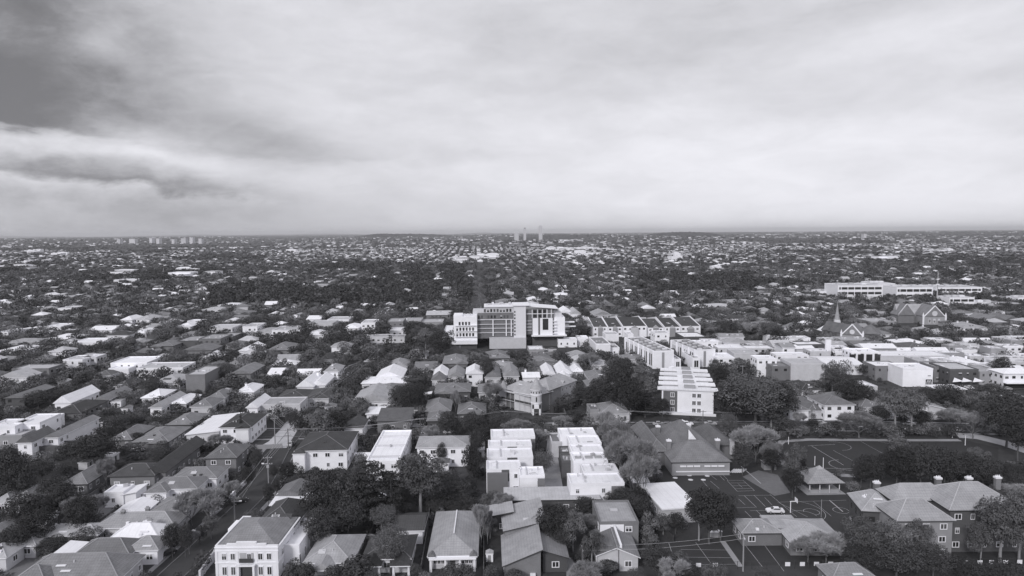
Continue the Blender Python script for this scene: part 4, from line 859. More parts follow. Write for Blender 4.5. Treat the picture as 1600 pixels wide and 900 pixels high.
# ------------------------------------------------------------------ houses read off the photo: x0,x1,front eave,back eave,height,style,ridge,roof,wall,options
for a in [
 (20,75,577,570,6.5,'flat',0,'pale','brick',{}),(99,128,563,556,6.5,'flat',0,'pale','white',{}),(128,150,559,554,6.5,'flat',0,'white','pale',{}),(170,200,577,570,5,'flat',0,'white','white',{}),(174,228,568,558,6.5,'flat',0,'white','white',{}),(196,240,572,565,4,'flat',0,'white','pale',{}),
 (215,284,576,567,6.5,'flat',0,'pale','white',{}),(292,321,586,568,9,'flat',0,'pale','brick',dict(detail=0)),(362,392,584,568,6,'gable_v',2,'mid','brick',{}),(144,172,587,580,3.5,'hip',1.6,'grey','white',{}),(240,280,598,587,3.8,'hip',2.2,'pale','white',dict(solar=1)),
 (180,200,604,594,3.5,'hip',2,'dark','pale',{}),(215,240,606,598,3.2,'hip',2,'dark','brick',{}),(10,38,622,603,5.5,'gable_v',1.4,'mid','dark',{}),(86,110,630,612,4.2,'gable_v',3,'white','white',dict(sky_=1)),(80,124,646,627,3,'hip',2,'dark','brick',{}),
 (147,168,626,608,3,'gable_v',2,'mid','pale',{}),(222,250,622,610,3.4,'pyr',2.4,'white','white',{}),(235,252,637,617,4,'gable_v',1.6,'light','white',{}),(268,290,631,618,3.5,'hip',1.6,'white','pale',{}),(299,330,636,624,4.5,'hip',2,'mid','pale',{}),(325,350,622,612,4,'hip',2,'mid','pale',{}),
 (370,396,613,602,4.5,'hip',2,'white','white',dict(ch=1)),(386,402,637,622,5,'gable_v',2,'white','white',{}),(-20,22,668,656,7,'flat',0,'white','white',{}),(23,61,662,648,7,'flat',0,'white','white',{}),(62,85,654,648,5.5,'flat',0,'white','white',{}),(0,33,682,673,4.5,'flat',0,'pale','grey',{}),
 (69,90,684,654,6,'gable_v',1.2,'mid','white',dict(rot=2)),(28,49,692,676,6.2,'gable_v',2.2,'grey','white',dict(ch=0)),(60,100,699,693,3.4,'flat',0,'mid','dark',{}),(172,205,688,668,3,'hip',2.2,'mid','brick',{}),(208,262,691,669,3,'hip',2.2,'mid','brick',{}),(262,300,664,648,3.4,'hip',2,'mid','brick',{}),
 (292,341,679,650,3.4,'skR',1.2,'white','pale',{}),(345,391,668,648,6,'hip',1.8,'dark','white',{}),(322,368,716,697,6,'hip',2.2,'grey','brick',dict(ch=0)),(173,240,744,728,4.4,'hip',2.2,'dark','brick',{}),(228,258,738,692,4.6,'gable_v',2.2,'dark','brick',{}),
 (236,306,764,747,4,'hip',1.8,'mid','white',dict(sky_=1)),(163,192,771,760,4,'flat',0,'white','white',{}),(270,337,748,731,4,'hip',1.8,'mid','white',dict(sky_=1)),(192,212,773,762,3.4,'skR',.8,'white','white',{}),
 (178,222,804,786,3,'gable_v',1.5,'white','white',{}),(240,290,798,778,3.4,'hip',1.8,'mid','pale',{}),(150,270,824,804,3.4,'hip',2.2,'light','pale',dict(ch=2)),(64,150,837,819,3.1,'hip',1.2,'pale','pale',{}),(172,246,843,823,3.2,'hip',2.4,'white','white',dict(ch=2)),(88,130,870,852,3,'skL',.8,'white','pale',{}),
 (116,200,869,846,3.4,'hip',2.4,'mid','pale',{}),(200,245,860,842,3.4,'hip',2.0,'light','white',{}),(22,182,908,872,3.8,'hip',3.4,'mid','pale',{}),(6,54,853,842,3,'hip',1.4,'light','pale',{}),(98,135,757,731,3,'hip',2.2,'mid','brick',{}),(-10,16,787,775,3,'hip',1.8,'pale','pale',{}),(-30,8,872,858,3.2,'hip',1.8,'pale','pale',{}),
 (-20,10,832,815,4,'gable_v',1.4,'mid','dark',{}),(14,48,785,762,3,'hip',2,'mid','brick',{}),
 (390,468,633,622,5,'flat',0,'light','pale',{}),(432,478,623,610,3.5,'hip',2,'dark','brick',{}),(465,490,604,587,4.5,'gable_v',3,'white','white',dict(ch=1)),(486,508,602,586,4.2,'gable_v',2.2,'white','white',{}),(507,528,581,572,6.5,'hip',2,'light','white',dict(ch=1)),(478,513,623,608,3.8,'hip',1.6,'dark','pale',{}),
 (418,438,586,576,3.5,'gable_u',2,'white','pale',{}),(566,637,599,589,3.5,'hip',1.6,'white','white',{}),(588,628,590,577,3.6,'gable_v',3,'white','white',{}),(552,610,628,610,3.5,'gable_v',3.4,'light','white',{}),(584,628,617,602,3.5,'hip',2.4,'mid','pale',{}),(606,635,574,563,3,'hip',2.4,'light','white',{}),
 (648,681,577,565,3.2,'gable_u',2.2,'mid','pale',{}),(693,731,568,552,4.5,'hip',2.8,'mid','brick',{}),(675,694,594,586,3.2,'gable_v',2.6,'mid','white',dict(detail=1)),(678,698,586,577,3.6,'gable_v',2.6,'white','white',{}),(701,724,589,578,4,'gable_v',2.6,'light','white',{}),(729,754,584,575,6.4,'gable_v',2.2,'white','white',{}),
 (758,782,590,575,4,'gable_v',3.2,'mid','pale',{}),(788,811,588,572,4.2,'gable_v',3.2,'light','pale',{}),(760,796,560,549,3.8,'hip',2.6,'mid','brick',{}),(680,734,613,600,4.4,'hip',2.2,'mid','dark',{}),(748,790,613,601,3.6,'hip',2,'mid','pale',{}),(665,703,643,626,3.2,'hip',2.4,'mid','brick',{}),(716,758,647,632,3.2,'hip',2.4,'mid','brick',{}),
 (573,597,647,638,3,'skB',.5,'white','white',{}),(590,640,658,644,4.5,'skB',1.6,'grey','brick',{}),(668,698,658,645,4,'hip',1.8,'mid','dark',{}),(538,566,669,656,4.2,'gable_v',1.8,'dark','white',{}),
 (873,894,584,570,4,'gable_v',3,'white','white',{}),(874,892,592,585,3.2,'gable_v',2.4,'white','white',{}),(895,911,581,570,3.5,'hip',2,'white','white',{}),(850,867,585,572,3.4,'gable_v',2.2,'white','white',{}),(818,843,590,582,5,'gable_u',1.4,'white','white',dict(ch=1)),
 (920,950,592,581,3.5,'hip',2,'mid','pale',{}),(918,949,604,595,3.5,'hip',2,'mid','brick',{}),(938,984,647,632,3.5,'hip',2.6,'light','pale',dict(ch=1)),(922,936,641,632,4.4,'flat',0,'mid','grey',{}),(926,952,572,564,3.5,'hip',2,'pale','white',{}),
 (1252,1280,610,598,3.6,'hip',2.2,'dark','white',{}),(1288,1336,633,619,6,'hip',2.4,'grey','white',{}),(1262,1300,642,622,3.2,'hip',1.8,'grey','pale',{}),(1234,1264,641,632,4.2,'hip',1.6,'mid','white',{}),(1345,1378,636,622,3.4,'hip',2.2,'mid','pale',{}),(1380,1412,642,626,3.4,'hip',2.2,'mid','white',{}),
 (1418,1450,641,628,4,'skR',1.5,'mid','white',{}),(1450,1480,640,626,4,'skL',2,'light','pale',{}),(1335,1372,605,596,4,'flat',0,'white','pale',{}),(1310,1345,628,615,3.4,'hip',2,'mid','brick',{}),(1464,1512,578,0,0,'',0,'','',None),
 (1300,1370,906,884,3.6,'hip',2.0,'mid','brick',{}),(1466,1510,609,602,2.6,'slab',0,'white','grey',dict(detail=0)),
 # a little farther
 (1340,1390,543,534,5,'gable_u',2,'mid','brick',{}),(1406,1450,537,531,4.5,'hip',2,'white','pale',dict(ch=2)),(1418,1465,545,536,4,'hip',2.2,'grey','pale',dict(ch=1)),(1360,1400,523,516,5,'hip',2.4,'mid','white',{}),(1505,1540,512,505,5.5,'hip',2.6,'light','white',dict(ch=2)),(1360,1398,503,496,6,'flat',0,'light','grey',{}),
 (1545,1580,543,534,4,'hip',2.4,'light','pale',dict(ch=1)),(1497,1530,490,486,5,'hip',2,'mid','pale',{}),(1540,1570,500,493,5,'gable_v',3.4,'mid','brick',{}),(1570,1592,500,493,5,'gable_v',3.4,'mid','brick',{}),(1160,1200,524,516,4,'hip',2.2,'mid','brick',{}),(1575,1600,518,510,4,'hip',2.2,'mid','white',{}),
 (1180,1230,510,500,4,'hip',2.6,'mid','brick',{}),(1205,1236,548,0,0,'',0,'','',None),
 (1108,1150,479,473,4,'hip',2,'pale','pale',{}),(1142,1182,472,465,5,'hip',2,'light','pale',{}),(929,955,492,484,6,'gable_v',3,'light','pale',{}),(955,972,496,490,5,'flat',0,'mid','brick',{}),
 (1005,1022,480,473,5,'gable_v',3,'mid','pale',{}),(944,962,478,470,4.5,'gable_v',3.6,'mid','brick',{}),(876,895,488,480,5,'gable_v',3.5,'white','white',{}),(893,908,490,482,5,'gable_v',3.5,'pale','white',{}),(819,844,477,472,4.5,'hip',2.8,'pale','white',{}),(825,846,469,463,4.5,'hip',2.8,'white','white',{}),(869,890,461,456,6,'hip',1.6,'white','white',{}),
 (776,806,473,460,5,'hip',3,'mid','pale',{}),(843,858,453,449,5,'hip',2,'white','white',{}),(427,470,516,506,7,'flat',0,'pale','white',{}),(482,520,506,499,5,'flat',0,'pale','pale',{}),(512,545,500,494,5,'flat',0,'pale','white',{}),(480,500,499,493,5,'gable_u',2,'white','white',{}),(565,586,505,498,8,'flat',0,'pale','white',{}),
 (538,560,513,506,5,'hip',2,'white','white',{}),(606,630,503,495,8,'flat',0,'light','brick',{}),(628,658,502,495,6.5,'flat',0,'light','grey',{}),(655,692,504,498,5,'flat',0,'pale','grey',{}),(668,705,492,482,6,'gable_u',2.4,'pale','brick',{}),(604,630,517,510,4,'flat',0,'white','white',{}),
 (565,610,527,523,4,'flat',0,'light','pale',{}),(612,632,527,523,4,'flat',0,'light','pale',{}),(478,506,524,517,4,'hip',2.2,'white','white',{}),(398,440,520,512,5,'hip',2.4,'light','white',{}),(420,455,547,533,4,'hip',3,'mid','brick',{}),(478,500,521,0,0,'',0,'','',None),
 (190,206,500,495,6,'hip',2.6,'white','white',{}),(214,236,499,493,6,'hip',2.6,'pale','white',{}),(140,175,516,508,5,'gable_u',2,'white','white',{}),(68,95,511,505,5,'flat',0,'white','white',{}),(-5,12,520,514,6,'flat',0,'pale','white',{}),(110,155,536,528,5,'flat',0,'white','white',{}),(0,40,548,541,4,'hip',2,'white','white',{}),
 (10,60,535,530,4,'hip',1.6,'light','pale',{}),(72,112,530,523,4,'hip',2.4,'white','pale',{}),(165,190,524,519,4,'hip',2,'light','pale',{}),(207,228,521,515,4,'hip',2,'white','white',{}),(238,270,541,532,5,'hip',2,'mid','brick',{}),(278,310,533,523,6,'flat',0,'light','dark',{}),(312,345,530,520,7,'flat',0,'light','brick',{}),
 (340,364,527,518,6,'flat',0,'light','dark',{}),(325,363,513,505,6.5,'flat',0,'pale','pale',{}),(380,402,511,504,8,'flat',0,'pale','white',{}),(278,300,510,503,5,'hip',2.2,'white','white',{}),(318,348,484,478,5,'hip',1.6,'pale','white',{}),(342,372,477,472,5,'hip',1.4,'white','white',{}),(353,390,490,484,4,'hip',2,'mid','pale',{}),
 (92,112,482,477,6,'flat',0,'pale','white',{}),(240,285,487,480,4,'hip',2,'light','pale',{}),(375,398,548,536,4,'gable_v',2.4,'white','white',{}),(285,330,548,541,5,'gable_v',2,'mid','brick',{}),
]:
    if a[4] == 0: continue
    k = dict(a[9]); k.setdefault('faces', (0, 1 if (a[0]+a[1])/2 < 780 else 2))
    house(*a[:9], **k)
rs2 = random.Random(5)
for i in range(900):
    px, py = rs2.uniform(1095, 1600), rs2.uniform(541, 600)
    if py > 556+(px-1095)*.09 or (1290 < px < 1420 and py > 572): continue
    x, y = G(px, py); w_, d, h = rs2.uniform(7, 20), rs2.uniform(6, 15), rs2.choice([4, 5, 6, 7])
    if blocked(x, y, min(w_, d)*.45): continue
    st = rs2.choice(['flat', 'flat', 'flat', 'gable_u']); rc = rs2.choice(['white', 'white', 'pale', 'light']); wc = rs2.choice(['white', 'white', 'pale', 'grey'])
    o = thing('shop', None, 'shop', (x, y, 0), R(-2), SG); blk(o, w_, d, h, st, 0 if st == 'flat' else 1.8, rc, wc, detail=1)
    for k in range(3): q = obj('rooftop_unit', _vent, o, (rs2.uniform(-.3, .3)*w_, rs2.uniform(-.3, .3)*d, h+(0 if st == 'flat' else .6))); q.scale = (rs2.uniform(1, 2), 1.2, .9)
    REC.append((o, f'{RW[rc]} {SW[st]} shop with {WW[wc]} walls', None, x, y, h)); block(x, y, w_/2, d/2, 0)
NHAND = len(REC)
# ------------------------------------------------------------------ filler blocks of houses on the suburb's own street grid
GR = R(3.0); cg, sg = math.cos(GR), math.sin(GR)
rg = random.Random(77)
def forest(px, py, x, y):       # parks, the cemetery trees and wooded belts
    if 737 < px < 759 and 385 < py < 500: return False
    if 330 < px < 610 and 455+5*math.sin(px/37) < py < 482+3*math.sin(px/23): return math.sin(px/11)*math.sin(py/3) < .45
    if 1000 < px < 1180 and 430 < py < 460 and math.sin(px/17)*math.sin(py/5) > -.2: return True
    if 1480 < px and 404 < py < 440 and math.sin(px/13)*math.sin(py/4) > .35: return True
    if 683 < px < 722 and 456 < py < 480: return False
    if 555 < px < 740 and 418 < py < 480 and (px-560) > (470-py)*.2: return math.sin(px/9+py/4)*math.sin(py/3.1) < (.3 if py > 445 else -.1)
    if 410 < px < 690 and 522 < py < 548: return True
    if 560 < px < 830 and 527 < py < 545: return True
    if y > 900:
        n = math.sin(x/160+1.3+y/700)*math.sin(y/210+.4)+.8*math.sin(x/83-y/310)*math.sin(y/120+x/260)+.5*math.sin(x/430+y/500)
        lim = 1.0 if px < 560 else 1.25 if px < 1000 else 1.05
        return n > lim
    return False
def visible(px, py): return -40 < px < 1640 and py < 960
fill = []     # x, y, w, d, h, style, rh, roof, wall
HARD = [(1004, 748, 1092, 802, 174), (400, 640, 470, 705, 236), (332, 838, 472, 905, 149), (668, 800, 746, 892, 151), (990, 522, 1124, 576, 372), (1028, 568, 1122, 652, 279), (784, 586, 908, 650, 280), (756, 668, 980, 768, 196), (1365, 566, 1535, 602, 328), (1562, 576, 1600, 612, 318), (1330, 545, 1486, 566, 400), (1180, 548, 1352, 592, 340),
        (925, 494, 1098, 528, 492), (704, 474, 906, 545, 438), (1280, 444, 1545, 470, 750), (1402, 472, 1475, 508, 545), (480, 842, 520, 890, 150), (612, 868, 648, 895, 148), (1232, 738, 1322, 772, 192), (1040, 655, 1150, 742, 208), (1395, 783, 1600, 812, 154), (1140, 808, 1320, 850, 160), (690, 458, 720, 480, 700), (1275, 465, 1355, 505, 470), (568, 673, 632, 735, 205), (462, 675, 552, 730, 215), (650, 682, 734, 728, 222), (785, 790, 888, 890, 150), (936, 784, 1000, 888, 150)]
def hidden_by_shot(x, y, r, h):
    a = P(x-r, y, 0); b_ = P(x+r, y, h)
    for s in HARD:
        if s[4] > y-4 and a[0] < s[2] and b_[0] > s[0] and b_[1] < s[3]-2 and a[1] > s[1]:
            ow = min(b_[0], s[2])-max(a[0], s[0]); oh = min(a[1], s[3])-max(b_[1], s[1])
            if ow*oh > .14*(b_[0]-a[0])*(a[1]-b_[1]): return True
    for s in SHOT:
        if s[4] > y and a[0] < s[2] and b_[0] > s[0] and b_[1] < s[3] and a[1] > s[1]:
            ow = min(b_[0], s[2])-max(a[0], s[0]); oh = min(a[1], s[3])-max(b_[1], s[1])
            if ow > 0 and oh > 0 and oh > .7*(s[3]-s[1]) and ow > .35*(s[2]-s[0]): return True
    return False
v = 320.0
while v < 3200:
    step_v = 15.5 if v < 1200 else 19
    umax = v*.86+60
    ku = -int(umax/47)
    while ku <= int(umax/47):
        u = ku*47+math.sin(ku*12.9)*6; ku += 1
        for side in (-1, 1):
            uu = u+side*11.5+rg.uniform(-2, 2); vv = v+rg.uniform(-2.5, 2.5)
            x, y = uu*cg-vv*sg, uu*sg+vv*cg
            if int(vv/150) != int((vv+step_v)/150): continue
            px, py = P(x, y, 0)
            if not visible(px, py) or y < 330: continue
            if forest(px, py, x, y): continue
            pr = .86 if y < 700 else .76 if y < 1200 else .70 if px > 520 and px < 900 else .50
            if rg.random() > pr: continue
            w_ = rg.uniform(9.5, 15); d = rg.uniform(9, 14)
            if y < 1700 and blocked(x, y, 6.4): continue
            if y < 700 and hidden_by_shot(x, y, 7, 5): continue
            lv = rg.random()
            rc = 'white' if lv < .17 else 'pale' if lv < .36 else 'light' if lv < .53 else 'mid' if lv < .74 else 'grey' if lv < .88 else 'dark'
            wc = rg.choice(['white', 'white', 'pale', 'pale', 'brick', 'brick', 'dark', 'grey'])
            two = rg.random() < .13; h = 5.6 if two else 2.9
            st = rg.choice(['hip', 'hip', 'hip', 'gable_v', 'gable_u', 'flat' if two else 'hip'])
            if st == 'flat' and rc in ('mid', 'grey', 'dark'): rc = 'pale'
            fill.append((x, y, w_, d, h, st, rg.uniform(1.8, 3.0) if st != 'flat' else 0, rc, wc, GR+rg.choice([0, 0, R(90)])+rg.uniform(-.04, .04)))
            if y < 1700: block(x, y, w_/2, w_/2, GR)
    v += step_v
fill.sort(key=lambda f: f[1])
n_ind = max(0, 292-NHAND)
for f in fill[:n_ind]:
    x, y, w_, d, h, st, rh, rc, wc, rz = f
    root = thing('house', None, 'house', (x, y, 0), rz, 'suburban houses')
    blk(root, w_, d, h, st, rh, rc, wc, detail=1 if y < 420 else 0, faces=(0,), ch=1 if rg.random() < .3 else 0)
    if st == 'hip' and rg.random() < .6: wing(root, w_, d, h, rh, rc, wc, RW_)
    REC.append((root, f'{RW[rc]} {SW[st]} house with {WW[wc]} walls', None, x, y, h))
def far_houses(fs):
    keys_r = list(RM); keys_w = list(WM); b = MB(); b.m = []
    for x, y, w_, d, h, st, rh, rc, wc, rz in fs:
        z = TZ(x, y); c, s = math.cos(rz), math.sin(rz)
        parts_ = [(wall_mb(w_, d, h, st, rh), None, 0, 0), (roof_mb(w_, d, h, st, rh, .4), 1, 0, 0)]
        if st == 'hip' and y < 1400 and RW_.random() < .6:
            w2 = w_*.45; dd = d*.5+2.5; ox = RW_.choice([-1, 1])*(w_/2-w2/2-.3); oy = -d/2-2.5+dd/2
            parts_ += [(wall_mb(w2, dd, h-.02, 'gable_v', rh*.7), None, ox, oy), (roof_mb(w2, dd, h-.02, 'gable_v', rh*.7, .4), 1, ox, oy)]
        for src, off, ox, oy in parts_:
            mi = (len(keys_r)+keys_w.index(wc)) if off is None else keys_r.index(rc)
            o = len(b.v); b.v += [(x+(p[0]+ox)*c-(p[1]+oy)*s, y+(p[0]+ox)*s+(p[1]+oy)*c, p[2]+z-(1 if off is None and p[2] == 0 else 0)) for p in src.v]
            for q in src.f: b.f.append(tuple(i+o for i in q)); b.m.append(mi)
    return b.build('distant_houses', [RM[k] for k in keys_r]+[WM[k] for k in keys_w])
rest = fill[n_ind:]
# beyond three kilometres: spread evenly over the picture
rg2 = random.Random(3)
for i in range(3700):
    py = 367.5+(rg2.random()**1.35)*19; px = rg2.uniform(-20, 1620)
    y = 80000/(py-363.2); 
    if y < 3200 or y > 12500: continue
    x = (px-800)/FPX*y
    n = math.sin(x/700+1.3)*math.sin(y/900+.4)+.6*math.sin(x/300-y/1100)
    if n > .6 or rg2.random() < .15: continue
    sc_ = 1 if rg2.random() < .9 else 2.4
    rest.append((x, y, rg2.uniform(11, 20)*sc_, rg2.uniform(10, 15)*sc_, rg2.choice([3, 4, 5, 6, 7]), rg2.choice(['hip', 'gable_u', 'flat']), 2.4, rg2.choice(['white', 'pale', 'light', 'light', 'mid', 'grey']), rg2.choice(['white', 'pale', 'brick', 'grey']), GR+rg2.uniform(-.3, .3)))
# brighter clusters of larger buildings that the photo shows far off
for cx_, cy_, n, sp in [(200,428,16,28),(215,437,10,30),(280,434,6,16),(340,431,8,22),(45,410,8,16),(300,424,6,12),(880,392,16,34),(925,392,16,26),(905,400,8,20),(1065,405,8,24),(890,380,10,26),(760,402,12,26),(720,405,10,26),(1120,421,6,20),(1395,410,6,20),(1470,397,5,18),(470,392,6,18),(60,390,7,18),(110,394,5,20),(1075,368,8,16)]:
    for i in range(n):
        px, py = cx_+rg2.gauss(0, sp*.5), cy_+rg2.gauss(0, 2.2 if cy_ > 395 else 1.4)
        y = 80000/max(3.5, py-363.2); x = (px-800)/FPX*y
        if y < 1700 and blocked(x, y, 9): continue
        rest.append((x, y, rg2.uniform(14, 40), rg2.uniform(14, 30), rg2.choice([5, 7, 9, 11]), rg2.choice(['flat', 'flat', 'hip']), 2.4, rg2.choice(['white', 'white', 'pale']), rg2.choice(['white', 'white', 'pale']), GR+rg2.uniform(-.2, .2)))
        if y < 1700: block(x, y, 16, 12, GR)
tag(far_houses(rest), 'hundreds of small distant suburban roofs reaching to the horizon', 'distant houses', kind='stuff')
cb = MB(); r5 = random.Random(8)
for i in range(420):
    px, py = r5.uniform(686, 720), r5.uniform(460, 482); x, y = G(px, py); h = r5.uniform(1.5, 5); w_ = r5.uniform(.5, 1.3)
    cb.box(x-w_, x+w_, y-.3, y+.3, 0, h*.6); cb.box(x-w_*.4, x+w_*.4, y-.25, y+.25, h*.6, h)
tag(cb.build('gravestones', WM['pale']), 'pale crowded gravestones among the cemetery trees', 'gravestones', kind='stuff')
rsd = random.Random(61); ns = 0
for i in range(4000):
    if ns >= 85: break
    y = rsd.uniform(165, 480); x = rsd.uniform(-1, 1)*(y*.76); px, py = P(x, y, 0)
    if px > 1130 and py > 560: continue
    if not (0 < px < 1600) or blocked(x, y, 2.6) or in_poly(x, y) or hidden_by_shot(x, y, 3, 2.5): continue
    w_, d = rsd.uniform(2.6, 6), rsd.uniform(2.4, 5); st = rsd.choice(['skB', 'gable_u', 'gable_v', 'skR']); rc = rsd.choice(['white', 'pale', 'light', 'mid', 'grey']); wc = rsd.choice(['pale', 'grey', 'brick', 'white'])
    o = thing('garden_shed', None, 'garden shed', (x, y, 0), R(2.5)+rsd.choice([0, 1.5708]), 'garden sheds and garages'); blk(o, w_, d, 2.3, st, .6, rc, wc, detail=0, ov=.2)
    MB().box(-.45, .45, -d/2-.05, -d/2+.02, 0, 1.9).build('door', DARKT, o); REC.append((o, f'small {RW[rc]} {SW[st]} garden shed', None, x, y, 2)); block(x, y, w_/2, d/2, 0); ns += 1
# ------------------------------------------------------------------ trees: crowns of many leaf sprays over real limbs
LM = {'ever': leafmat('evergreen_foliage', .048, rnd=.35), 'gum': leafmat('gum_foliage', .11, rnd=.3), 'cedar': leafmat('cedar_needles', .036, .6), 'bare': leafmat('bare_twigs', .26, .3, .25), 'plane': leafmat('pale_fine_twigs', .17), 'poplar': leafmat('pale_bare_twigs', .30, .3, .25), 'round': leafmat('fine_foliage', .09, rnd=.3),
      'cypress': leafmat('cypress_foliage', .03), 'palm': leafmat('palm_fronds', .07), 'shrub': leafmat('shrub_foliage', .065), 'pale': leafmat('pale_shrub_foliage', .12)}
# tree masses: tone changes from crown to crown through low-frequency variation in place
LW = {k: mat(k+'_mass_foliage', v, .75, .75, .07, spec=.25, fine=.5) for k, v in (('ever', .054), ('gum', .11), ('cedar', .036), ('bare', .15), ('round', .075), ('shrub', .065), ('pale', .11))}
def lobes(kind, rnd):
    L_ = []
    if kind == 'gum':
        for i in range(28):
            a = rnd.uniform(0, 6.28); r = rnd.uniform(.05, .38)
            L_.append((r*math.cos(a), r*math.sin(a), rnd.uniform(.44, .84)-r*.3, rnd.uniform(.11, .17), .8))
        L_.append((0, 0, .86, .13, .8))
    elif kind == 'cedar':
        for t in range(8):
            z = .22+t*.095; rr = .46*(1-t/9.5)**.7
            for i in range(max(4, int(9-t*.7))):
                a = i*6.28/9*(1+t*.02)+t*1.1+rnd.uniform(-.2, .2); r = rr*rnd.uniform(.45, 1.0)
                L_.append((r*math.cos(a), r*math.sin(a), z+rnd.uniform(-.02, .02), rnd.uniform(.10, .17), .28))
    elif kind == 'cypress':
        for t in range(9): L_.append((rnd.uniform(-.06, .06), rnd.uniform(-.06, .06), .12+t*.095, .42*(1-t/10.5), .5))
    elif kind == 'shrub' or kind == 'pale':
        for i in range(12):
            a = rnd.uniform(0, 6.28); r = rnd.uniform(.0, .32)
            L_.append((r*math.cos(a), r*math.sin(a), rnd.uniform(.2, .72)-r*.4, rnd.uniform(.18, .26), .85))
    else:
        n = 30
        for i in range(n):
            a = i*2.4; zt = (i+.5)/n; ph = math.acos(1-2*zt); r = .33*math.sin(ph)*rnd.uniform(.7, 1.1)
            L_.append((r*math.cos(a), r*math.sin(a), .60+.27*math.cos(ph)*rnd.uniform(.75, 1.1), rnd.uniform(.11, .19), .8))
        L_.append((0, 0, .6, .28, .9))
    return L_
def leaf_cloud(kind, seed, n, size):
    rnd = random.Random(seed); r_ = np.random.default_rng(seed); Ls = lobes(kind, rnd)
    A = np.array([l[3]**2 for l in Ls]); idx = r_.choice(len(Ls), n, p=A/A.sum()); Lb = np.array(Ls)[idx]
    d = r_.normal(size=(n, 3)); d[:, 2] = np.where(d[:, 2] < -.35, -d[:, 2]*.6, d[:, 2]); d /= np.linalg.norm(d, axis=1)[:, None]
    rad = r_.uniform(.72, 1.08, n)
    c = Lb[:, :3]+d*np.stack([Lb[:, 3], Lb[:, 3], Lb[:, 3]*Lb[:, 4]], 1)*rad[:, None]
    nr = d+r_.normal(size=(n, 3))*.45+np.array([0, 0, .25]); nr /= np.linalg.norm(nr, axis=1)[:, None]
    t = np.cross(nr, r_.normal(size=(n, 3))); t /= np.linalg.norm(t, axis=1)[:, None]; bt = np.cross(nr, t)
    s = size*r_.uniform(.6, 1.3, n)[:, None]; e = .62
    V = np.stack([c-t*s-bt*s*e*.5, c+t*s*.3-bt*s*e, c+t*s, c+t*s*.1+bt*s*e], 1).reshape(-1, 3)
    V[:, 2] = np.maximum(V[:, 2], .02)
    return V, np.arange(n*4).reshape(-1, 4)
NODES = False
def branches(mb, rnd, p, d, ln, rad, depth, spread=.6, up=.15):
    if depth == 0: return [(p, d)]
    q = p+d*ln; mb.tube(p, q, rad, rad*.65, 5 if depth > 1 else 4, cap=False); out = [(q, d)] if depth < 4 and NODES else []
    for i in range(rnd.choice([2, 3, 3]) if depth > 1 else 2):
        nd_ = (d+Vector((rnd.uniform(-1, 1), rnd.uniform(-1, 1), rnd.uniform(-.5, .7)))*spread+Vector((0, 0, up))).normalized()
        out += branches(mb, rnd, q, nd_, ln*rnd.uniform(.62, .85), rad*.62, depth-1, spread, up)
    return out
def trunk_mesh(kind, seed):
    global NODES
    NODES = kind in ('bare', 'poplar'); rnd = random.Random(seed); b = MB()
    hb = {'gum': .40, 'ever': .3, 'round': .3, 'cedar': .8, 'cypress': .5, 'bare': .16, 'poplar': .16}.get(kind, .1)
    tips = []
    if kind in ('cedar', 'cypress'): b.tube((0,0,0), (0,0,.88), .03, .008, 7)
    elif kind in ('shrub', 'pale'): b.tube((0,0,0), (0,0,.4), .04, .02, 5)
    else:
        k_ = .55 if kind in ('bare', 'poplar') else (1.0 if kind == 'gum' else .72)
        b.tube((0,0,-.01), (.01,0,hb*.5), .030*k_, .024*k_, 8, cap=False); b.tube((.01,0,hb*.5), (0,.01,hb), .024*k_, .02*k_, 8, cap=False)
        for i in range(4 if kind != 'poplar' else 6):
            a = i*1.6+rnd.uniform(-.3, .3); o = (.75 if kind != 'bare' else (.95 if i % 2 else .45)) if kind != 'poplar' else .25
            tips += branches(b, rnd, Vector((0, .01, hb)), Vector((math.cos(a)*o, math.sin(a)*o, 1)).normalized(), .17 if kind in ('gum', 'ever', 'round') else .20, .014 if kind not in ('bare', 'poplar') else .009, 3 if kind in ('gum', 'ever', 'round') else 4, .55 if kind != 'poplar' else .25, .2)
    return b, tips
def twig_cloud(kind, seed, tips):
    rnd = random.Random(seed); r_ = np.random.default_rng(seed); b = MB(); V = []; pts = []
    for p, d in tips:
        for k in range(9 if kind == 'bare' else 12):
            dd = (d+Vector((rnd.gauss(0, .5), rnd.gauss(0, .5), rnd.gauss(.15, .4)))).normalized() if kind == 'bare' else (d+Vector((rnd.gauss(0, .22), rnd.gauss(0, .22), .5))).normalized()
            ln = rnd.uniform(.06, .13); q = p+dd*ln
            for a, c, w_ in ((p, q, .0022),)+tuple((p+dd*ln*t, p+dd*ln*t+(dd+Vector((rnd.gauss(0, .7), rnd.gauss(0, .7), rnd.gauss(.2, .5)))).normalized()*.06, .0018) for t in (.3, .5, .7, .85, 1)):
                s = (c-a).cross(Vector((rnd.gauss(0, 1), rnd.gauss(0, 1), rnd.gauss(0, 1)))).normalized()*w_*1.6
                V += [a-s, a+s, c+s*.5, c-s*.5]
    V = np.array([tuple(p) for p in V]); return V, np.arange(len(V)).reshape(-1, 4)
TM = {}
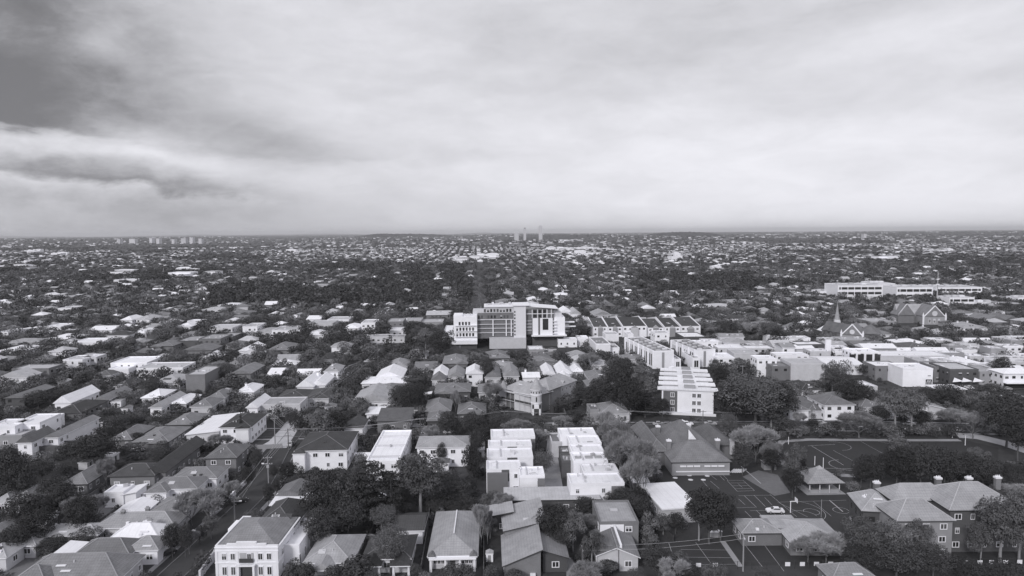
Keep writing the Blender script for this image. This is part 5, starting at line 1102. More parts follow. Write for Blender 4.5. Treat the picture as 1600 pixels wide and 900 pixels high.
def tree_meshes(kind, var):
    k = (kind, var)
    if k in TM: return TM[k]
    seed = hash((kind == 'gum', len(kind), ord(kind[0]), var)) % 9999
    tb, tips = trunk_mesh(kind, seed)
    if kind == 'palm':
        b = MB(); tb = MB().tube((0,0,0), (.01,0,.72), .035, .028, 8)
        for i in range(26):
            a = i*2.4; up = .5-(i % 5)*.22; p = Vector((0, 0, .72)); dd = Vector((math.cos(a), math.sin(a), up)).normalized(); sd_ = Vector((-math.sin(a), math.cos(a), 0))
            for s in range(5):
                q = p+dd*.095; wv = .035*(1-s/6)
                b.add([p-sd_*wv, p+sd_*wv, q+sd_*wv*.8, q-sd_*wv*.8], [(0,1,2,3)]); p = q; dd = (dd+Vector((0, 0, -.28))).normalized()
        cm = b.mesh('crown', LM['palm'])
    elif kind in ('bare', 'poplar'):
        V, F = twig_cloud(kind, seed, tips); cm = numpy_mesh('crown', V, F, [LM[kind]])
    else:
        n, s = {'gum': (6000, .017), 'ever': (7000, .016), 'round': (7500, .013), 'plane': (5000, .014), 'cedar': (6500, .017), 'cypress': (2500, .025), 'shrub': (2400, .03), 'pale': (2400, .03)}[kind]
        V, F = leaf_cloud(kind, seed, n, s); cm = numpy_mesh('crown', V, F, [LM[kind]])
    TM[k] = (cm, tb.mesh('trunk', PBARK if kind in ('gum', 'poplar') else BARK if kind != 'bare' else mat('grey_bark', .15, .9, .2)))
    return TM[k]
trees = []       # x, y, h, width, kind, hand?
def T(px, pt, pb, w_, kind):
    x, y = G(px, pb); h = (pb-pt)*y/FPX*1.0; trees.append((x, y, h, w_*y/FPX, kind, True)); block(x, y, 1.2, 1.2)
for a in [(505,728,832,82,'ever'),(535,722,830,60,'gum'),(572,716,822,98,'cedar'),(612,728,818,60,'cedar'),(657,697,806,96,'gum'),(610,812,896,68,'round'),(550,868,914,90,'shrub'),(520,872,916,50,'shrub'),(500,788,862,62,'ever'),(455,796,850,46,'ever'),(545,775,842,70,'ever'),(618,776,822,40,'ever'),(365,742,786,30,'bare'),(388,728,765,26,'ever'),(402,700,738,24,'ever'),(352,764,806,28,'ever'),(330,800,842,30,'gum'),(296,820,866,34,'bare'),(312,812,850,24,'shrub'),(455,640,668,24,'ever'),(470,690,722,20,'ever'),(428,726,752,18,'ever'),(470,720,760,22,'shrub'),(494,722,752,20,'shrub'),(432,742,775,18,'shrub'),(420,752,790,20,'ever'),
 (706,742,790,60,'ever'),(738,688,762,34,'ever'),(745,668,720,28,'ever'),(718,660,690,30,'ever'),(752,778,856,32,'poplar'),(762,790,850,22,'poplar'),(865,782,858,62,'ever'),(895,790,862,54,'gum'),(838,800,846,34,'ever'),(880,818,866,46,'ever'),(925,824,888,44,'gum'),(905,870,902,36,'shrub'),(946,872,900,50,'shrub'),(700,880,912,60,'shrub'),(730,882,914,50,'shrub'),(765,872,915,34,'shrub'),(480,866,915,46,'shrub'),(456,866,905,34,'shrub'),(800,884,915,40,'shrub'),(652,872,905,24,'shrub'),
 (975,758,802,44,'ever'),(958,762,796,40,'ever'),(1000,772,818,44,'ever'),(1012,790,838,40,'pale'),(1014,812,852,40,'pale'),(1000,760,800,36,'ever'),(1030,852,905,62,'ever'),(1062,856,908,50,'gum'),(1008,845,880,34,'shrub'),(1108,756,850,90,'ever'),(1126,764,846,60,'ever'),(1092,770,845,50,'gum'),
 (985,660,768,72,'bare'),(968,655,742,60,'bare'),(1004,690,790,58,'bare'),(960,640,716,48,'bare'),(992,700,785,50,'bare'),(945,632,690,36,'bare'),
 (1238,728,778,42,'ever'),(1242,685,768,42,'gum'),(1180,650,724,66,'bare'),(1160,690,742,40,'ever'),(1205,680,735,40,'bare'),(1205,700,740,34,'ever'),(1360,706,766,50,'ever'),(1345,712,762,34,'ever'),(1400,694,768,62,'ever'),(1438,690,768,66,'ever'),(1475,694,766,60,'ever'),(1505,702,762,50,'ever'),(1535,708,770,60,'ever'),(1578,720,764,46,'ever'),(1404,668,706,46,'pale'),(1455,700,750,40,'gum'),
 (1345,797,890,78,'gum'),(1390,803,888,70,'gum'),(1432,804,880,52,'gum'),(1290,822,880,80,'bare'),(1262,830,878,50,'bare'),(1400,842,905,96,'ever'),(1345,850,905,70,'ever'),(1458,846,906,66,'ever'),(1562,764,884,86,'gum'),(1592,752,876,66,'gum'),(1532,808,884,44,'gum'),(1575,876,925,90,'ever'),(1500,868,908,50,'ever'),(1530,878,915,60,'ever'),
 (1180,582,668,124,'round'),(1150,596,668,62,'ever'),(1215,600,666,70,'ever'),(1205,625,668,56,'gum'),(1134,610,660,40,'ever'),(1398,602,674,64,'gum'),(1424,603,676,54,'gum'),(1440,640,670,30,'ever'),(1342,636,684,62,'bare'),(1372,630,672,34,'ever'),(1410,646,668,20,'ever'),(1572,606,700,84,'ever'),(1590,640,720,60,'ever'),(1520,636,686,56,'bare'),(1488,630,672,40,'bare'),(1480,598,640,50,'ever'),(1450,604,640,40,'ever'),(1330,590,640,56,'ever'),(1318,580,624,50,'ever'),(1300,560,618,40,'gum'),(1350,600,640,40,'ever'),(1240,655,676,30,'round'),(1250,640,670,30,'bare'),(1118,560,600,30,'ever'),(1128,572,604,30,'ever'),(1150,585,610,34,'ever'),
 (958,572,652,58,'ever'),(985,588,658,52,'ever'),(1012,576,640,48,'pale'),(1000,560,622,44,'gum'),(935,586,640,40,'ever'),(972,556,618,50,'ever'),(1008,610,652,40,'cedar'),(925,600,645,34,'ever'),(1035,620,652,24,'ever'),(905,600,632,30,'ever'),(1270,655,672,26,'ever'),
 (500,636,696,62,'gum'),(478,640,690,50,'ever'),(525,640,690,40,'ever'),(545,640,672,34,'ever'),(330,748,826,70,'bare'),(300,752,822,56,'bare'),(98,748,816,60,'ever'),(40,768,834,74,'ever'),(14,690,790,62,'ever'),(30,715,790,60,'ever'),(72,758,820,44,'bare'),(110,768,822,36,'bare'),(150,762,818,38,'bare'),(166,706,760,36,'bare'),(66,718,752,44,'ever'),(148,676,732,84,'ever'),(112,688,724,50,'ever'),(85,742,796,56,'ever'),(130,768,842,56,'ever'),(60,793,856,66,'ever'),(22,818,872,56,'ever'),(270,812,872,34,'ever'),(290,814,872,28,'ever'),(140,822,852,60,'ever'),(84,838,866,56,'ever'),
 (230,788,812,17,'palm'),(1252,700,740,20,'cypress'),(124,574,592,7,'cypress'),(133,573,592,7,'cypress'),(1435,500,520,8,'cypress'),(1498,556,570,7,'cypress'),(378,640,690,10,'cypress'),(316,690,715,30,'ever'),(195,720,745,30,'ever'),(250,700,720,40,'ever'),(180,648,672,50,'ever'),(165,665,690,40,'ever'),(215,675,696,30,'ever'),(308,610,640,16,'cypress'),(240,590,618,40,'ever'),(60,610,640,50,'ever'),(100,605,625,40,'ever'),(352,565,600,34,'round'),(340,580,600,36,'ever'),
 (650,500,535,50,'ever'),(690,515,560,50,'ever'),(665,510,550,50,'gum'),(762,556,600,30,'ever'),(770,660,690,30,'ever'),(700,640,690,40,'ever'),(736,640,690,36,'ever'),(625,600,640,40,'ever'),(640,598,650,40,'ever'),(655,595,640,30,'ever'),(778,645,676,40,'ever'),(810,650,680,40,'bare'),(880,645,676,50,'bare'),(900,640,672,40,'ever'),(755,640,670,30,'cypress'),(712,600,650,16,'bare'),(770,590,640,44,'bare'),(690,690,730,20,'ever'),
 (905,508,530,34,'ever'),(910,497,526,34,'gum'),(770,430,480,0,'')]:
    if a[4]: T(*a)
for i in range(14):      # bare planes along the boulevard
    py = 490-i*5; T(743+(i % 2)*9+rg.uniform(-1, 1), py-20+i*.9, py, 18-i*.9, 'plane')
for i in range(11): T(1155+rg.uniform(-38, 60), 498+rg.uniform(-8, 20), 536+rg.uniform(-8, 6), rg.uniform(26, 40), rg.choice(['bare', 'ever', 'gum']))
NH = len(trees)
r3 = random.Random(9)
cell = {}
def near_tree(x, y, r):
    k = (int(x//12), int(y//12))
    for i in (-1, 0, 1):
        for j in (-1, 0, 1):
            for q in cell.get((k[0]+i, k[1]+j), ()):
                if (q[0]-x)**2+(q[1]-y)**2 < (r+q[2]*.8)**2*.45: return True
    return False
def reg(x, y, r): cell.setdefault((int(x//12), int(y//12)), []).append((x, y, r))
for t in trees: reg(t[0], t[1], t[3]/2)
bins = {}
for o in OCC:
    for i in range(int((o[0]-o[2]-o[3]-8)//40), int((o[0]+o[2]+o[3]+8)//40)+1):
        for j in range(int((o[1]-o[2]-o[3]-8)//40), int((o[1]+o[2]+o[3]+8)//40)+1): bins.setdefault((i, j), []).append(o)
def blocked(x, y, r):
    if y < 320 and in_poly(x, y): return True
    for cx, cy, hw, hd, c, s in bins.get((int(x//40), int(y//40)), ()):
        dx, dy = x-cx, y-cy
        if abs(dx*c+dy*s) < hw+r and abs(-dx*s+dy*c) < hd+r: return True
    return False
N_ = 0
for i in range(150000):
    y = math.sqrt(r3.uniform(135**2, 1500**2)) if i % 3 else math.sqrt(r3.uniform(150**2, 750**2)); x = r3.uniform(-1, 1)*(y*.79+25)
    px, py = P(x, y, 0)
    if not visible(px, py): continue
    fo = forest(px, py, x, y)
    h = r3.uniform(9, 16) if fo else r3.choice([r3.uniform(3, 6), r3.uniform(5, 9), r3.uniform(7, 13)])
    if y < 330 and not fo: h = min(h, r3.uniform(3, 10))
    if px < 330 and py > 640 and not fo:
        if r3.random() < .45: continue
        h = min(h, r3.uniform(2.5, 6))
    w_ = h*r3.uniform(.8, 1.25); 
    if blocked(x, y, .7 if not fo else 0): continue
    if near_tree(x, y, w_*.5*(.75 if fo else 1)): continue
    if y < 650 and hidden_by_shot(x, y, w_/2, h): continue
    kind = r3.choice(['ever', 'ever', 'bare', 'gum', 'round', 'bare', 'gum']) if px < 900 else r3.choice(['ever', 'ever', 'gum', 'round', 'bare', 'bare', 'gum'])
    if fo: kind = r3.choice(['ever', 'ever', 'cedar', 'ever', 'gum'])
    if h < 5 and kind != 'bare': kind = r3.choice(['shrub', 'shrub', 'ever', 'pale'])
    trees.append((x, y, h, w_, kind, False)); reg(x, y, w_/2.5)
    N_ += 1
print('filler trees', N_, 'hand', NH, 'fill houses', len(fill), 'rec', len(REC))
order = sorted(range(len(trees)), key=lambda i: (0 if trees[i][5] else 1, -trees[i][2]*trees[i][3]/trees[i][1]**2))
KW = {'ever': 'dense dark evergreen tree', 'gum': 'loose crowned gum tree', 'cedar': 'layered dark cedar', 'bare': 'bare winter tree with pale twigs', 'poplar': 'upright bare poplar', 'round': 'fine leaved rounded tree', 'plane': 'pale fine twigged avenue tree', 'cypress': 'narrow dark cypress', 'palm': 'short palm with drooping fronds', 'shrub': 'low rounded shrub', 'pale': 'pale leaved bush'}
KN = {'ever': 'evergreen_tree', 'gum': 'gum_tree', 'cedar': 'cedar_tree', 'bare': 'bare_tree', 'poplar': 'poplar_tree', 'round': 'round_tree', 'plane': 'avenue_tree', 'cypress': 'cypress_tree', 'palm': 'palm_tree', 'shrub': 'shrub', 'pale': 'bush'}
for c, i in enumerate(order[:298]):
    x, y, h, w_, kind, hand = trees[i]; cm, tm = tree_meshes(kind, i % 3)
    nat = {'plane': .95, 'gum': .95, 'ever': .95, 'round': .95, 'cedar': .98, 'cypress': .8, 'bare': .85, 'poplar': .6, 'palm': .9, 'shrub': 1.0, 'pale': 1.0}[kind]
    r = thing(KN[kind], None, 'tree' if kind not in ('shrub', 'pale') else 'shrub', (x, y, 0), r3.uniform(0, 6.28), 'garden and street trees' if kind not in ('shrub', 'pale') else 'garden shrubs')
    r.scale = (w_/nat, w_/nat, h*1.03)
    obj('trunk', tm, r); obj('crown', cm, r)
    REC.append((r, KW[kind], None, x, y, h))
# everything smaller: one mass, each tree still with its own crown of leaf sprays and stem
def mass(items, name, label, cat, n, size, kinds):
    TMPL = {}
    groups = {}
    for it in items: groups.setdefault(it[4] if it[4] in kinds else kinds[0], []).append(it)
    Vs, Fs, Ms = [], [], []; off = 0; mats_ = [LW[k] for k in kinds]
    rr = np.random.default_rng(4)
    for k, its in groups.items():
        for v_ in range(3):
            sub = its[v_::3]
            if not sub: continue
            lk = {'bare': 'ever', 'poplar': 'ever', 'palm': 'ever'}.get(k, k)
            V, F = leaf_cloud(lk, v_*7+len(k), n, size)
            if k == 'bare': V = V.reshape(-1, 4, 3); c_ = V.mean(1, keepdims=True); V = (c_+(V-c_)*np.array([.8, .8, 1.0])).reshape(-1, 3)
            A = np.array([(i_[0], i_[1], i_[2], i_[3]) for i_ in sub]); th = rr.uniform(0, 6.28, len(A)); c, s = np.cos(th), np.sin(th)
            X = V[None, :, 0]*A[:, 3, None]/.95; Y = V[None, :, 1]*A[:, 3, None]/.95
            Z = V[None, :, 2]*A[:, 2, None]+np.array([TZ(a[0], a[1]) for a in A])[:, None]-(.12*A[:, 2, None])
            W = np.stack([X*c[:, None]-Y*s[:, None]+A[:, 0, None], X*s[:, None]+Y*c[:, None]+A[:, 1, None], Z], 2).reshape(-1, 3)
            FF = (F[None]+(np.arange(len(A))*len(V))[:, None, None]).reshape(-1, 4)+off
            Vs.append(W); Fs.append(FF); Ms.append(np.full(len(FF), kinds.index(k))); off += len(W)
    me = numpy_mesh(name, np.concatenate(Vs), np.concatenate(Fs), mats_, np.concatenate(Ms))
    tag(obj(name, me), label, cat, kind='stuff')
KS = ['ever', 'gum', 'round', 'bare', 'cedar', 'shrub', 'pale']
restt = [trees[i] for i in order[298:]]
mass([t for t in restt if t[1] < 620], 'garden_foliage', 'countless smaller garden trees and shrubs between the houses', 'garden greenery', 420, .045, KS)
mass([t for t in restt if t[1] >= 620], 'wooded_suburb', 'dark tree cover among the roofs of the middle distance', 'tree cover', 130, .085, KS)
far = []
for i in range(24000):
    py = 366.2+(r3.random()**1.2)*52; px = r3.uniform(-20, 1620)
    y = 80000/(py-363.2)
    if y < 1450: continue
    if abs(px-749) < 5 and py > 387: continue
    y *= r3.uniform(.97, 1.03); x = (px-800)/FPX*y
    if y < 1700 and blocked(x, y, 1): continue
    fo = forest(px, py, x, y)
    if not fo and r3.random() < (.25 if y < 4000 else .12): continue
    k = 1 if y < 4000 else 1+(y-4000)/7000
    h = r3.uniform(6, 12)*(1.15 if fo else .9); w_ = h*r3.uniform(1.0, 1.8)*k*(1.3 if fo else 1)
    far.append((x, y, h, w_, r3.choice(['ever', 'ever', 'gum', 'bare', 'round', 'ever', 'gum'])))
mass(far, 'distant_woods', 'far tree canopy thinning into haze below the skyline', 'distant trees', 44, .15, KS)
# low undergrowth so that gardens are not bare soil
ug = []
for i in range(9000):
    y = math.sqrt(r3.uniform(130**2, 520**2)); x = r3.uniform(-1, 1)*(y*.79+20)
    if blocked(x, y, .4): continue
    px, py = P(x, y, 0)
    if not visible(px, py): continue
    h = r3.uniform(.5, 2.0); ug.append((x, y, h, h*r3.uniform(1.2, 2.6), r3.choice(['shrub', 'shrub', 'pale', 'ever'])))
mass(ug, 'undergrowth', 'low garden undergrowth and hedging', 'undergrowth', 70, .09, KS)
# a clipped hedge before the mansion and beside the bungalow
def hedge(pxs, w_, h, label):
    pts = [G(*p) for p in pxs]; V = []; rr = random.Random(2)
    b = MB()
    for a, c in zip(pts, pts[1:]):
        l = math.hypot(c[0]-a[0], c[1]-a[1]); n = int(l/.5)
        for i in range(n*26):
            t = rr.random(); sd_ = rr.choice([-1, 1, 0]); x = a[0]+(c[0]-a[0])*t; y = a[1]+(c[1]-a[1])*t
            nx, ny = -(c[1]-a[1])/l, (c[0]-a[0])/l
            o = sd_*w_/2 if sd_ else rr.uniform(-.5, .5)*w_; z = rr.uniform(.05, h) if sd_ else h
            p = Vector((x+nx*o, y+ny*o, z+rr.uniform(-.05, .1))); q = Vector((rr.gauss(0, 1), rr.gauss(0, 1), rr.gauss(0, 1))).normalized()*.3; k = q.cross(Vector((rr.gauss(0, 1), rr.gauss(0, 1), 1))).normalized()*.2
            b.add([p-q, p-k, p+q, p+k], [(0,1,2,3)])
        b.bar(a, c, w_-.2, 0, h-.1)
    tag(b.build('hedge', LM['ever']), label, 'hedge')
hedge([(862, 646), (885, 640), (912, 630)], 2.5, 3, 'clipped dark hedge along the side of the towered mansion')
hedge([(665, 800), (745, 800)], 3, 3.4, 'tall dark hedge behind the bungalow with porch posts')
hedge([(1232, 680), (1490, 679)], 1.2, 1.0, 'long low hedge between playing field and street')
# ------------------------------------------------------------------ fences
def fence(pxs, h, label, m=TIMB, kind='board', cat='fence', gap=2.4):
    pts = [G(*p) for p in pxs]; r = thing('fence' if cat == 'fence' else 'wall', label, cat, (pts[0][0], pts[0][1], 0))
    q = [(p[0]-pts[0][0], p[1]-pts[0][1]) for p in pts]; a_ = MB(); PS = []
    for s, e in zip(q, q[1:]):
        l = math.hypot(e[0]-s[0], e[1]-s[1]); n = max(1, int(l/gap))
        if kind in ('board', 'solid'): a_.bar(s, e, .08 if kind == 'board' else .28, 0, h)
        else:
            a_.bar(s, e, .04, h-.04, h)
            for k in range(int(l/.6)): t = k/(l/.6); a_.tube((s[0]+(e[0]-s[0])*t, s[1]+(e[1]-s[1])*t, 0), (s[0]+(e[0]-s[0])*t, s[1]+(e[1]-s[1])*t, h), .012, n=3, cap=False)
        for k in range(n+1):
            t = k/n; PS.append((s[0]+(e[0]-s[0])*t, s[1]+(e[1]-s[1])*t))
    a_.build('fence_panel' if kind != 'solid' else 'masonry', m, r); k_ = .05 if kind == 'wire' else .09 if kind == 'board' else .22
    pm = MB().box(-k_, k_, -k_, k_, 0, h+.1).mesh('fence_post', m)
    for p in PS: obj('fence_post' if kind != 'solid' else 'pillar', pm, r, (p[0], p[1], 0))
    return r
fence([(655,912),(664,860),(672,800)], 1.8, 'tall timber paling fence between bungalow and dark roofed house')
fence([(756,900),(756,850),(752,806)], 1.8, 'timber fence between bungalow and bare poplars')
fence([(560,880),(585,830),(600,800)], 1.8, 'dark paling fence between ribbed tile house and dark roofed house', DTIMB)
fence([(313,905),(336,872),(345,862)], 2.0, 'pale garden wall along the street beside the white mansion', WM['pale'], 'solid', 'wall')
fence([(330,806),(350,790),(372,768),(384,756)], 1.3, 'low white pillar wall along the street footpath', WM['white'], 'solid', 'wall', 3.2)
fence([(1000,892),(1130,890),(1330,888),(1600,884)], 1.8, 'long wire school fence along the bottom street', DTIMB, 'wire', gap=3)
fence([(1225,676),(1350,675),(1500,677)], 1.8, 'long wire fence behind the playing field', DTIMB, 'wire', gap=3)
fence([(1205,735),(1204,708),(1215,694),(1235,688)], 4.0, 'tall curved wire ball fence at the field corner', DTIMB, 'wire')
fence([(1000,770),(1030,830),(1052,848)], 1.8, 'dark timber fence beside the white school shed', DTIMB)
fence([(745,800),(690,799)], 2.0, 'short timber fence before the tennis court', DTIMB)
fence([(400,702),(440,700)], 1.5, 'pale wall around the concrete car park', WM['grey'], 'solid', 'wall')
fence([(60,716),(110,712)], 1.6, 'grey timber fence by the grassy yard')
fence([(1420,628),(1480,634),(1500,642)], 1.7, 'grey slatted fence beside the angled roof house')
PV = MB(); rp = random.Random(21)
for o, look, g_, x, y, h in list(REC[:NHAND+120]):
    if 'house' not in look: continue
    for k in range(2):
        a = rp.uniform(0, 6.28); dx, dy = rp.uniform(9, 13)*math.cos(a), rp.uniform(8, 12)*math.sin(a)
        if blocked(x+dx, y+dy, 1): continue
        ww, dd = rp.uniform(1.2, 4), rp.uniform(3, 8); PV.add([(x+dx-ww, y+dy-dd, .02+k*.004), (x+dx+ww, y+dy-dd, .02+k*.004), (x+dx+ww, y+dy+dd, .02+k*.004), (x+dx-ww, y+dy+dd, .02+k*.004)], [(0,1,2,3)], rp.randrange(3))
tag(PV.build('paving', [PATHM, mat('old_paving', .16, .9, .3), LAWN]), kind='structure')
fm = {}
for o, look, g_, x, y, h in list(REC[:NHAND+60]):
    if 'house' not in look or y > 380: continue
    L_ = rp.choice([14, 18, 22]); x1 = x+rp.choice([-1, 1])*rp.uniform(8.5, 11); 
    if any(blocked(x1, y+t*L_, .3) for t in (-.4, 0, .4)): continue
    if L_ not in fm: fm[L_] = (MB().box(-.04, .04, -L_/2, L_/2, .05, 1.7).mesh('fence_panel', TIMB), MB().box(-.08, .08, -L_/2, L_/2, 1.7, 1.76).mesh('fence_capping', TIMB))
    f = thing('fence', None, 'fence', (x1, y, 0), R(2.5), 'garden side fences'); obj('fence_panel', fm[L_][0], f); obj('fence_capping', fm[L_][1], f)
    REC.append((f, 'timber side fence', None, x1, y, 1))
# ------------------------------------------------------------------ fence boards, poles, wires
SGB = MB().box(-.55, .55, -.05, .02, 0, .9).mesh('fence_board', TRIM)
def boards(xs, f, z, lab, gname, where):
    for i, x in enumerate(xs):
        gx, gy = G(x, f(x)); o = obj('fence_board', SGB, None, (gx, gy-.16, z)); o.rotation_euler = (0, 0, R(x % 5-2))
        tag(o, f'{lab[i]} {where}', 'board', gname)
OR = ['first', 'second', 'third', 'fourth', 'fifth', 'sixth', 'seventh', 'eighth', 'ninth', 'tenth', 'eleventh', 'twelfth', 'thirteenth', 'fourteenth', 'fifteenth', 'sixteenth']
OR += [a+'-'+b_ for a in ('twenty', 'thirty', 'forty', 'fifty') for b_ in OR[:9]]
boards([1072,1091,1117,1230,1253,1275,1297,1321,1354,1372,1444,1508,1530,1548,1570,1592], lambda x: 891-(x-1000)*.01, .7, [f'{o} small white board counting from the villas end' for o in OR[:16]], 'white boards on the school fence', 'of the street fence')
boards([1230,1273,1287,1302,1317,1341,1358,1372,1415,1443,1462,1466,1487], lambda x: 675.6, .8, [f'{o} small white board counting from the hall end' for o in OR[:13]], 'white boards on the field fence', 'of the field fence')
POLES = {}
def pole(px, pb, pt, key, label, arms=2, lamp=0, m=TIMB, rz=0):
    x, y = G(px, pb); h = (pb-pt)*y/FPX; r = thing('power_pole', label, 'power pole', (x, y, 0), R(rz), 'timber power poles')
    MB().tube((0,0,0), (0,0,h), .2, .13, 8).build('pole', m, r); tops = []
    for k in range(arms):
        z = h-.5-k*1.9; a = MB().box(-1.25, 1.25, -.07, .07, z-.07, z+.07).build('crossarm', m, r)
        b = MB(); [b.cone(xx, 0, z+.07, z+.3, .06, .04, 6) for xx in (-1.15, -.45, .45, 1.15)]; b.build('insulator', TRIM, a)
        tops.append([(x+xx*math.cos(R(rz)), y+xx*math.sin(R(rz)), z+.3) for xx in (-1.15, -.45, .45, 1.15)])
    if lamp: MB().tube((0,0,h*.78), (lamp*1.6,-.4,h*.80), .05).box(lamp*1.5-.15, lamp*1.5+.5, -.6, -.3, h*.79, h*.82).build('street_lamp', TRIM, r)
    if arms == 2 and lamp: MB().box(-.35, .35, -.5, -.15, h*.66, h*.74).build('transformer', STEEL, r)
    POLES[key] = (tops, h)
pole(420, 765, 710, 'a', 'timber power pole with two crossarms and transformer on the street bend', 2, -1, PBARK, 10)
pole(430, 696, 650, 'b', 'tall timber power pole beside the concrete car park', 1, 0, PBARK, 20)
pole(451, 706, 668, 'c', 'timber power pole before the dark hip roofed white house', 2, 0, TIMB, 20)
pole(367, 815, 772, 'k', 'short pale power pole on the street verge near the pillar wall', 1, 1, PBARK, 10)
pole(515, 640, 603, 'd', 'thin power pole beside the pale warehouse corner', 1, 0, TIMB, 30)
pole(591, 575, 545, 'e', 'power pole among the dark trees of the street end', 1, 0, TIMB, 40)
pole(639, 684, 660, 'f', 'stubby power pole before the pergola house', 1, 0, TIMB, 0)
pole(657, 683, 652, 'g', 'power pole with wide crossarm behind the flat townhouse block', 2, 0, TIMB, 0)
pole(788, 671, 640, 'h', 'power pole standing behind the white townhouse rows', 1, 0, TIMB, 0)
pole(984, 670, 640, 'i', 'power pole before the grey hipped house among bare trees', 1, 0, TIMB, 0)
pole(910, 888, 852, 'j', 'power pole with lamp beside the villa driveway', 1, 1, TIMB, 90)
pole(1161, 893, 832, 'l', 'tall pale power pole with lamp before the classroom block', 1, 1, PBARK, 80)
pole(1160, 600, 570, 'm', 'thin power pole on the waste ground by the store', 1, 0, PBARK, 0)
pole(1098, 675, 640, 'n', 'power pole before the slab roofed apartments', 1, 0, TIMB, 0)
pole(1268, 668, 640, 'o', 'power pole on the street behind the playing field', 1, 0, TIMB, 0)
def wire(a, b_, ka, kb, i, label):
    pa, pb = POLES[a][0][ka][i], POLES[b_][0][kb][i]; mb = MB(); n = 12; prev = None; sag = math.dist(pa, pb)*.022
    for k in range(n+1):
        t = k/n; p = tuple(pa[j]+(pb[j]-pa[j])*t for j in range(3)); p = (p[0], p[1], p[2]-sag*4*t*(1-t))
        if prev: mb.tube(prev, p, .028, n=4, cap=False)
        prev = p
    tag(mb.build('power_line', STEEL), label, 'power line', 'overhead power lines')
WHR = {'a': 'the street bend pole', 'b': 'the car park pole', 'c': 'the dark hip house pole', 'k': 'the verge pole', 'd': 'the warehouse pole', 'e': 'the street end pole', 'f': 'the pergola pole', 'g': 'the wide crossarm pole', 'h': 'the townhouse pole', 'i': 'the bare tree pole', 'j': 'the villa driveway pole', 'l': 'the classroom pole', 'n': 'the slab apartments pole', 'o': 'the field street pole'}
WI = ['outer street wire', 'inner street wire', 'inner garden wire', 'outer garden wire']
for a, b_ in (('k', 'a'), ('a', 'c'), ('c', 'b'), ('b', 'd'), ('d', 'e'), ('c', 'g'), ('g', 'h'), ('h', 'i'), ('i', 'n'), ('n', 'o'), ('j', 'l')):
    for i in ((0, 1, 2, 3) if a in 'ac' else (0, 3)): wire(a, b_, 0, 0, i, f'{WI[i]} from {WHR[a]} to {WHR[b_]}')
def mkpost(px, pb, pt, name, label, cat, r0=.06, m=TRIM, group=None):
    x, y = G(px, pb); tag(MB().tube((0,0,0), (0,0,(pb-pt)*y/FPX), r0, r0*.8, 8).build(name, m, None, (x, y, 0)), label, cat, group)
mkpost(1273, 727, 712, 'goal_post', 'shorter white goal post at the pavilion end of the field', 'goal post', .12)
mkpost(1286, 736, 714, 'goal_post', 'taller white goal post rising behind the pavilion roof', 'goal post', .12)
mkpost(1232, 694, 682, 'goal_post', 'white goal post by the tall curved fence', 'goal post', .12)
mkpost(1508, 696, 680, 'goal_post', 'white goal post at the far end beside the sandy path', 'goal post', .12)
mkpost(1488, 684, 676, 'goal_post', 'small white post before the sandy path', 'goal post', .12)
mkpost(1283, 808, 779, 'flag_pole', 'thin bare pole standing on the basketball court', 'pole', .06, STEEL)
def hoop(px, pb):
    x, y = G(px, pb); r = thing('basketball_hoop', 'white basketball hoop and backboard on the asphalt court', 'basketball hoop', (x, y, 0))
    MB().tube((0,0,0), (0,0,3.1), .13, .1, 8).box(-.2, 1.5, -.06, .06, 3.0, 3.15).build('post', TRIM, r)
    MB().box(1.45, 1.52, -.9, .9, 2.9, 4.0).build('backboard', TRIM, r)
    b = MB(); [b.tube((1.8+.23*math.cos(i*.785), .23*math.sin(i*.785), 3.05), (1.8+.23*math.cos((i+1)*.785), .23*math.sin((i+1)*.785), 3.05), .02, n=4) for i in range(8)]; b.build('rim', STEEL, r)
hoop(1235, 801)
# ------------------------------------------------------------------ painted markings on the school yard
def lines(name, segs, w_, m, z=.085):
    b = MB()
    for x0, y0, x1, y1 in segs: strip(b, [G(x0, y0), G(x1, y1)], w_, z)
    tag(b.build(name, m), kind='structure')
lines('court_markings', [(1136,751,1161,751),(1161,751,1179,767),(1179,767,1152,768),(1152,768,1136,751),(1153,756,1160,762),(1144,759.5,1170,759),(1142,755,1165,755),(1148,764,1174,763.5),(1154,780,1164,789),(1163,775,1182,793),(1178,774,1196,792),(1203,773,1245,808),(1195,778,1206,789),(1154,775,1204,774),(1148,794,1182,793),
 (1172,798.5,1220,797.5),(1164,799,1174,809),(1182,798,1193,809),(1208,801,1216,809),(1222,800,1230,809),(1218,785,1322,782),(1271,784,1299,807),(1087,848,1121,895),(1045,849,1060,895),(1070,871,1146,872),(1064,859,1138,860),(1050,883,1150,882),(1109,742,1120,750),(1118,744,1142,743),(1130,743,1137,750),(1110,752,1124,764),(1098,752,1110,766),(1125,744,1132,751),(1165,853,1191,886),(1195,853,1225,893),(1215,785,1262,808),(1302,704,1345,727) ,(1345,690,1385,712)], .10, MARK)
lines('court_markings', [(1158,729,1189,756),(1296,782,1317,800)], .3, MARK)
lines('zebra_markings', [(1143+i*3.6-2.5,739,1146+i*3.6+2,733) for i in range(6)], .55, BRIGHT)
def arc(cx, cy, r_, a0, a1, m, w_=.12):
    x, y = G(cx, cy); b = MB(); pts = [(x+r_*math.cos(R(a)), y+r_*math.sin(R(a))) for a in np.linspace(a0, a1, 40)]; strip(b, pts, w_, .092); tag(b.build('court_markings', m), kind='structure')
arc(1242, 799, 7.5, -75, 75, MARK); arc(1268, 800, 2, -90, 180, MARK); arc(1314, 798, 2, 0, 360, MARK); arc(1255, 807, 3.6, 0, 120, MARK); arc(1305, 697, 5, -90, 90, MARK); arc(1322, 727, 5, 90, 270, MARK, .16); arc(1310, 718, 30, 20, 60, MARK)
